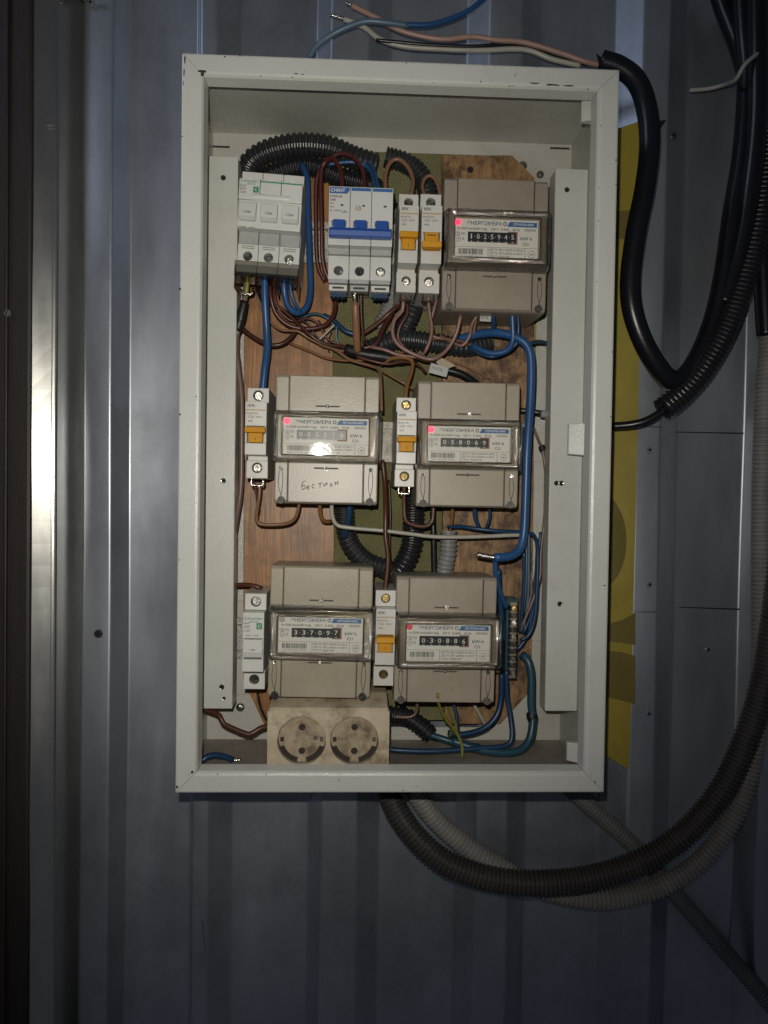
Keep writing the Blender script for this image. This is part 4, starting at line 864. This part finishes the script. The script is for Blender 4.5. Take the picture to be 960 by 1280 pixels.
wire('reddish brown cable with black tape running down the left plate', 'mauve', .0024, [(308, 345, .070), (307, 368, .072), (303, 388, .076), (298, 410, .078), (295, 432, .080), (298, 460, .080), (302, 500, .080), (302, 560, .080), (301, 610, .080), (296, 646, .082), (291, 680, .088)], tape=[((306, 376, .074), (297, 414, .077), .0040), ((292, 404, .082), (304, 392, .080), .0022)])
wire('yellow-brown lead with ferrule at the left of the green-striped breaker', 'yg', .0020, [(309, 340, .068), (309, 356, .068), (307, 372, .070)], tip=[[(302, 362, .066), (303, 367, .065), (315, 367, .065), (316, 360, .066)]])
wire('brown wire bent from the left single breaker to the handwritten meter', 'tan', .0014, [(325, 604, .066), (324, 622, .066), (321, 640, .068), (322, 653, .07), (332, 656, .07), (356, 655, .07), (368, 649, .068), (373, 636, .066), (374, 624, .064)])
wire('second lead of the left single breaker beside the bent brown wire', 'brown', .0012, [(318, 604, .068), (321, 620, .07), (323, 636, .074), (321, 652, .08), (340, 657, .084)])
wire('short brown wire hooking out below the handwritten meter', 'orangetan', .0018, [(400, 626, .072), (400, 640, .076), (404, 651, .08), (414, 652, .086)])
wire('cream wire crossing from the handwritten meter to the right blue cable', 'white', .0017, [(415, 622, .068), (415, 642, .070), (421, 656, .072), (440, 660, .072), (476, 663, .072), (510, 667, .072), (545, 671, .074), (590, 671, .076), (640, 669, .078), (660, 669, .080)])
wire('blue cable hanging from the handwritten meter behind the cream wire', 'darkblue', .0028, [(437, 622, .084), (437, 640, .086), (434, 656, .090), (430, 672, .098)])
wire('brown wire hanging between the handwritten meter and the middle breaker', 'brown', .0020, [(478, 575, .082), (481, 605, .080), (482, 640, .070), (482, 670, .068), (485, 700, .068), (481, 740, .068)])
wire('brown wire bent from the middle single breaker to the meter beside it', 'brown', .0018, [(505, 606, .068), (505, 630, .070), (507, 650, .070), (516, 656, .070), (530, 658, .070), (540, 652, .070), (542, 630, .070)])
wire('black strap hanging below the left edge of the middle right meter', 'black', .0026, [(541, 640, .098), (542, 680, .098), (543, 735, .1)])
wire('brown wire dropping into the grey conduit', 'orangetan', .0014, [(566, 630, .084), (565, 648, .088), (562, 666, .094)])
wire('blue wire running from the middle right meter to the right cable', 'darkblue', .0017, [(560, 659, .092), (575, 658, .086), (596, 661, .080), (625, 664, .078), (660, 666, .080), (669, 672, .082), (672, 690, .084), (671, 740, .084), (668, 775, .084), (660, 795, .084), (650, 800, .084)])
wire('blue wire bent below the middle right meter', 'darkblue', .0019, [(593, 630, .078), (594, 646, .080), (599, 660, .082)])
wire('thin blue wire right of the other below the middle right meter', 'darkblue', .0013, [(612, 630, .080), (612, 648, .082), (608, 660, .084)])
wire('blue wire hanging from the bare-ended cable to the terminal strip', 'blue', .0021, [(619, 698, .062), (620, 720, .066), (626, 742, .072), (633, 760, .080)])
wire('blue wire beside the bottom right meter to the strip', 'darkblue', .0026, [(623, 712, .082), (624, 740, .084), (627, 770, .086), (630, 800, .088)])
wire('blue wire falling straight behind the thick blue cable', 'darkblue', .0016, [(655, 690, .084), (655, 720, .086), (653, 760, .088), (650, 790, .09)])
wire('pale blue wire in the bundle right of the strip', 'greyblue', .0011, [(661, 664, .084), (661, 700, .086), (660, 745, .088), (655, 785, .09)])
wire('blue wire on the right of the bundle by the strip', 'darkblue', .0014, [(676, 665, .086), (672, 700, .086), (667, 740, .088), (663, 770, .09), (654, 792, .09)])
wire('dusty mauve wire with a knot running down beside the right plate', 'mauve', .0013, [(667, 535, .092), (673, 550, .090), (678, 562, .088), (682, 590, .088), (683, 620, .088), (680, 655, .088), (676, 690, .088), (675, 720, .087), (668, 745, .086), (660, 765, .086), (652, 784, .086)], tape=[((676.5, 557, .088), (679, 563, .088), .0030)])
wire('dark blue cable curving from the strip down to the box floor', 'teal', .0036, [(652, 818, .094), (660, 826, .090), (664, 845, .088), (664, 880, .086), (666, 900, .084), (662, 924, .080), (650, 938, .076), (630, 941, .074), (600, 937, .074), (565, 926, .078)], tape=[((664, 890, .086), (666, 902, .085), .0046)])
wire('blue wire from the strip down along the floor to the socket', 'darkblue', .0022, [(633, 838, .082), (634, 870, .082), (638, 895, .080), (640, 920, .076), (632, 932, .074), (590, 936, .072), (540, 939, .070), (500, 938, .070), (484, 936, .072)])
wire('blue wire curving under the bottom right meter', 'darkblue', .0026, [(627, 842, .092), (626, 875, .092), (620, 896, .09), (604, 911, .088), (580, 918, .086), (560, 916, .086)])
wire('dark blue wires bundle end behind the black conduit end', 'teal', .0028, [(536, 918, .09), (555, 924, .086), (575, 930, .084), (600, 934, .08)])
wire('yellow-green wire hanging below the bottom right meter', 'yg', .0013, [(547, 868, .043), (549, 882, .052), (558, 900, .060), (570, 915, .066), (577, 930, .066), (578, 947, .064)])
wire('thin yellow-green wire crossing the hanging one', 'yg', .0010, [(562, 922, .082), (566, 912, .076), (572, 920, .070), (568, 900, .08), (560, 884, .086)])
wire('blue wire dropping behind the yellow-green one', 'darkblue', .0016, [(565, 872, .088), (570, 892, .086), (572, 912, .084)])
wire('brown wire bent below the left edge of the bottom right meter', 'mauve', .0013, [(521, 874, .078), (521, 888, .080), (514, 896, .080), (492, 896, .080)])
wire('pale wire leaning on the board under the bottom right meter', 'white', .0014, [(592, 880, .096), (600, 894, .098), (610, 912, .102)])
wire('dusty brown cable winding out of the left plate to the socket', 'brown', .0023, [(250, 885, .088), (262, 889, .086), (274, 894, .082), (279, 904, .080), (292, 911, .078), (312, 918, .076), (324, 911, .078), (340, 906, .082)])
wire('dark blue wire resting on the box floor at the bottom left', 'darkblue', .0026, [(246, 962, .050), (253, 950, .052), (266, 944, .056), (282, 946, .060), (291, 950, .062)], tip=[[(291, 950, .062), (296, 950, .062), (301, 950, .062)]])
wire('dark wire hanging behind the bottom left white breaker', 'black', .0010, [(322, 866, .1), (325, 882, .1), (332, 898, .1), (338, 905, .1)])
wire('brown wire entering above the bottom left white breaker', 'brown', .0020, [(285, 733, .088), (300, 731, .084), (316, 732, .080), (328, 736, .080)])
wire('black cable with white sleeve passing behind the right plate', 'black', .0024, [(648, 513, .096), (662, 514, .094), (680, 517, .092), (705, 520, .096)])
# white sleeve / tag pieces
def tagbox(px0, py0, px1, py1, y, rot, nm, m, label, cat, scrib=False, t=.0012):
    a, c = P(px0, py0, y), P(px1, py1, y); ctr = (a+c)/2; o = MB().box(-(c.x-a.x)/2, (c.x-a.x)/2, 0, t, -(a.z-c.z)/2, (a.z-c.z)/2).build(nm, m, None, bevel=.0003)
    o.location = ctr; o.rotation_euler = (0, rot, 0); tag(o, label, cat)
    if scrib:
        b = MB(); w = (c.x-a.x)*.4; pts_ = [(-w+2*w*i/11, -.0002, (.0014 if i % 2 else -.0006)+.0005*math.sin(i*3)) for i in range(9)]; b.tube(pts_, .00025, 4); b.build('pen_scrawl', ink, o)
    return o
papm = mat('white_tag', (.42, .42, .40), .6, bump=.2, bscale=200, vary=.1, vscale=80)
tagbox(537, 456, 560, 469, .078, math.radians(14), 'cable_tag', papm, 'white paper tag with pen scrawl on the cables above the middle right meter', 'cable tag', True)
tagbox(600, 393, 614, 402, .066, math.radians(2), 'cable_tag', papm, 'small white tag hanging under the top right meter', 'cable tag', True)
pp = [P(540, 449, .086), P(551, 446, .084), P(570, 457, .086), P(556, 462, .086)]
o = MB().prism_y([(p.x-pp[0].x, p.z-pp[0].z) for p in pp], 0, .0008).build('paper_scrap', mat('cream_paper', (.40, .34, .24), .7), None); o.location = pp[0]; tag(o, 'torn cream paper scrap above the white paper tag', 'paper scrap')
wire('black cable leading right from the white paper tag', 'black', .0034, [(556, 462, .094), (575, 467, .094), (590, 476, .096), (600, 484, .1)])
wire('clear grey connector sleeve beside the right plate', greycon, .0034, [(676, 517, .088), (682, 518, .088), (690, 519, .088)], name='cable_sleeve', cat='cable sleeve')

# outside: top wires
wire('blue and white wire arching over the box top up to the right', 'greyblue', .0026, [(386, 72, .112), (400, 54, .104), (425, 38, .098), (455, 27, .096), (480, 28, .096), (510, 32, .098)])
wire('dark blue wire leaving the upper frame edge above the box', 'blue', .0022, [(506, 31, .0985), (536, 31, .1), (562, 24, .102), (588, 12, .104), (612, -8, .106)])
wire('cream wire with a bare tip lying above the box, uppermost', 'pink', .0023, [(440, 7, .100), (470, 22, .1), (500, 38, .1), (535, 47, .1), (560, 49, .1), (590, 46, .1), (620, 50, .1), (655, 53, .1), (700, 66, .1), (735, 78, .1), (760, 83, .102)], tip=[[(432, 3, .1), (438, 6, .1), (443, 8, .1)]])
wire('white wire with a bare tip lying above the box, lower one', 'white', .0023, [(430, 24, .104), (455, 34, .104), (475, 49, .104), (505, 58, .104), (545, 61, .104), (600, 63, .104), (655, 62, .104), (690, 74, .104), (725, 82, .104)], tip=[[(412, 19, .104), (422, 21, .104), (433, 25, .104)]])
wire('thin black wire running along the white wire above the box', 'black', .0015, [(470, 50, .102), (500, 53, .102), (535, 56, .102), (590, 58, .102), (650, 55, .102), (700, 70, .102), (735, 81, .104)])
wire('reddish wire beneath the cream one nearing the black cable', 'pink', .0016, [(640, 60, .108), (680, 64, .108), (720, 76, .108), (760, 86, .108)])
# outside: right-hand cables
wire('thick black cable looping down and up beside the box', 'jacket', .0086, [(752, 76, .088), (775, 84, .084), (796, 102, .082), (808, 135, .082), (812, 180, .082), (806, 235, .082), (795, 290, .082), (788, 345, .082), (790, 385, .082), (803, 425, .084), (822, 458, .088), (838, 474, .092), (856, 470, .096), (876, 440, .100), (893, 395, .102), (905, 340, .102), (915, 270, .102), (928, 190, .102), (934, 100, .104), (930, 40, .104), (926, -30, .104)], n=16, name='power_cable', cat='cable')
o = MB(); a = [P(746, 66, .088), P(780, 86, .080), P(772, 96, .080), P(751, 84, .088)]
o = o.prism_y([(p.x-a[0].x, p.z-a[0].z) for p in a], 0, .003).build('cut_jacket_end', wv['jacket'], None, bevel=.0008); o.location = a[0]; tag(o, 'pointed cut black cable jacket at the top right box corner', 'cable jacket')
conduit('black ribbed conduit hanging from the top right behind the cable loop', blackcon, .0105, [(958, -40, .108), (962, 80, .108), (962, 180, .104), (952, 260, .1), (936, 330, .098), (912, 400, .096), (886, 450, .094), (858, 486, .094), (828, 512, .094)], .0042)
wire('thin black cable coming out of the ribbed conduit to the box side', 'jacket', .0036, [(845, 498, .092), (828, 514, .092), (808, 526, .094), (788, 531, .098), (765, 533, .104)], n=12, name='power_cable', cat='cable')
wire('straight black cable behind the others at the top right', 'jacket', .0085, [(893, -30, .122), (905, 10, .122), (924, 60, .118), (938, 110, .114), (948, 160, .112), (952, 300, .112), (958, 420, .112)], n=12, name='power_cable', cat='cable')
wire('black cable crossing in front of the ribbed conduit at the top right edge', 'jacket', .0085, [(946, -30, .088), (947, 60, .088), (946, 150, .090), (938, 230, .094), (925, 310, .098), (905, 380, .1)], n=12, name='power_cable', cat='cable')
wire('pale cable tie around the black cables at the top right', cabletie, .0018, [(862, 113, .120), (885, 111, .116), (905, 106, .108), (920, 99, .088), (930, 82, .080), (946, 68, .082), (966, 58, .086)], name='cable_tie', cat='cable tie')
conduit('dark dusty ribbed conduit looping below the box to the right edge', browncon, .0112, [(482, 975, .118), (494, 1010, .110), (518, 1045, .100), (556, 1078, .092), (610, 1098, .088), (670, 1104, .086), (735, 1098, .086), (800, 1078, .086), (856, 1042, .086), (902, 988, .086), (934, 920, .088), (955, 850, .090), (968, 770, .092), (978, 690, .094), (988, 580, .096)], .0038)
conduit('light grey ribbed conduit looping below the dark one', warmcon, .0092, [(516, 985, .122), (540, 1020, .122), (580, 1056, .12), (620, 1082, .118), (670, 1108, .114), (725, 1122, .110), (775, 1122, .108), (830, 1106, .106), (880, 1072, .104), (918, 1018, .106), (938, 960, .110), (948, 890, .112), (952, 820, .112), (952, 700, .112), (953, 600, .112), (957, 500, .114), (964, 400, .118), (972, 300, .120)], .0040)
conduit('thin dark grey conduit slanting down to the right behind the loops', dimcon, .0078, [(700, 975, .126), (742, 1012, .126), (790, 1056, .126), (850, 1124, .126), (900, 1182, .126), (950, 1240, .126), (1000, 1300, .126)], .0034)

for (lab, col, rr, pts_) in [
    ('thin maroon wire hanging in a shallow arc under the green-striped breaker', 'maroon', .0010, [(342, 344, .074), (344, 372, .082), (352, 392, .086), (368, 402, .088), (384, 398, .09), (398, 405, .092), (410, 424, .094), (436, 434, .096)]),
    ('thin black wire drooping to the knot from the green-striped breaker', 'black', .0009, [(349, 344, .080), (352, 366, .088), (360, 384, .09), (372, 398, .09), (384, 404, .09), (394, 418, .092), (404, 430, .094)]),
    ('fine bare strands crossing right of the knot on the left board', 'brown', .0006, [(398, 400, .1), (406, 414, .1), (404, 426, .1), (412, 440, .1)]),
    ('fine dark wire strand dangling beside the knot', 'darkred', .0006, [(410, 402, .1), (414, 416, .099), (410, 428, .099), (417, 436, .1)]),
    ('thin orange-brown wire crossing right above the middle row breaker', 'orangetan', .0010, [(540, 424, .084), (562, 424, .084), (580, 428, .088), (598, 436, .094)]),
    ('brown wire doubling the loop below the single breakers', 'brown', .0013, [(508, 372, .070), (509, 392, .076), (500, 408, .08), (498, 424, .082), (512, 440, .082), (528, 450, .084), (545, 452, .086)]),
    ('dark brown wire passing from the joint to the tan arch', 'brown', .0012, [(446, 446, .082), (468, 452, .080), (486, 455, .080), (504, 452, .082), (522, 456, .086), (532, 466, .09)]),
    ('thin tan wire lying on the board under the white scrap', 'tan', .0008, [(556, 452, .104), (576, 456, .106), (598, 466, .108), (612, 474, .110)]),
    ('pair wire beside the brown hanging one near the middle breaker', 'darkred', .0009, [(486, 600, .096), (488, 640, .094), (487, 680, .094), (489, 715, .096)]),
    ('thin brown wire tucked in the blue bundle by the right plate', 'mauve', .0009, [(688, 560, .1), (687, 610, .098), (681, 660, .094), (672, 705, .09), (660, 760, .088), (651, 790, .088)]),
    ('steel-grey wire in the blue bundle by the right plate', 'greyblue', .0009, [(658, 672, .09), (658, 710, .09), (656, 750, .09), (652, 776, .09)]),
    ('blue wire bending into the lower side of the terminal strip', 'darkblue', .0016, [(672, 680, .09), (669, 740, .09), (662, 786, .09), (652, 806, .09), (646, 812, .09)])]:
    wire(lab, col, rr, pts_)

# scratches and scuffs on the sheet (thin marks on the metal itself)
scr = mat('bright_scratch', (.50, .53, .56), .35, metal=.7)
smear = mat('grey_green_smear', (.16, .17, .14), .7)
def wall_mark(poly, r_, m, nm):
    b = MB(); q = [P(x, y, wall_y(x)-.0004) for x, y in poly]; b.tube(spline(q, .004), r_, 5); b.build(nm, m, wall)
for pl in ([(210, 512), (200, 536), (192, 562), (189, 585)], [(205, 520), (197, 545), (192, 570)], [(214, 585), (215, 606)], [(178, 420), (186, 432)], [(246, 1118), (252, 1150), (257, 1190)], [(500, 1105), (512, 1116)], [(540, 1180), (538, 1202)], [(888, 400), (884, 420)]):
    wall_mark(pl, .00018, scr if pl[0][1] < 1000 or pl[0][0] > 400 else dark, 'scratch')
for (px, py, w, h) in [(64, 158, 12, 3), (49, 108, 3, 5), (46, 405, 4, 6)]:
    q = P(px, py, .1035); mm = mmpx(.1035); b = MB(); b.prism_y([(w*mm/2*math.cos(t)*rnd.uniform(.6, 1.1), h*mm/2*math.sin(t)*rnd.uniform(.6, 1.1)) for t in np.linspace(0, 2*math.pi, 12, False)], -.0004, .0035)
    o = b.build('smear', smear if h != 6 else dark, fs_); o.location = (q.x-fs_.location.x, q.y-.12-.001, q.z+.75)
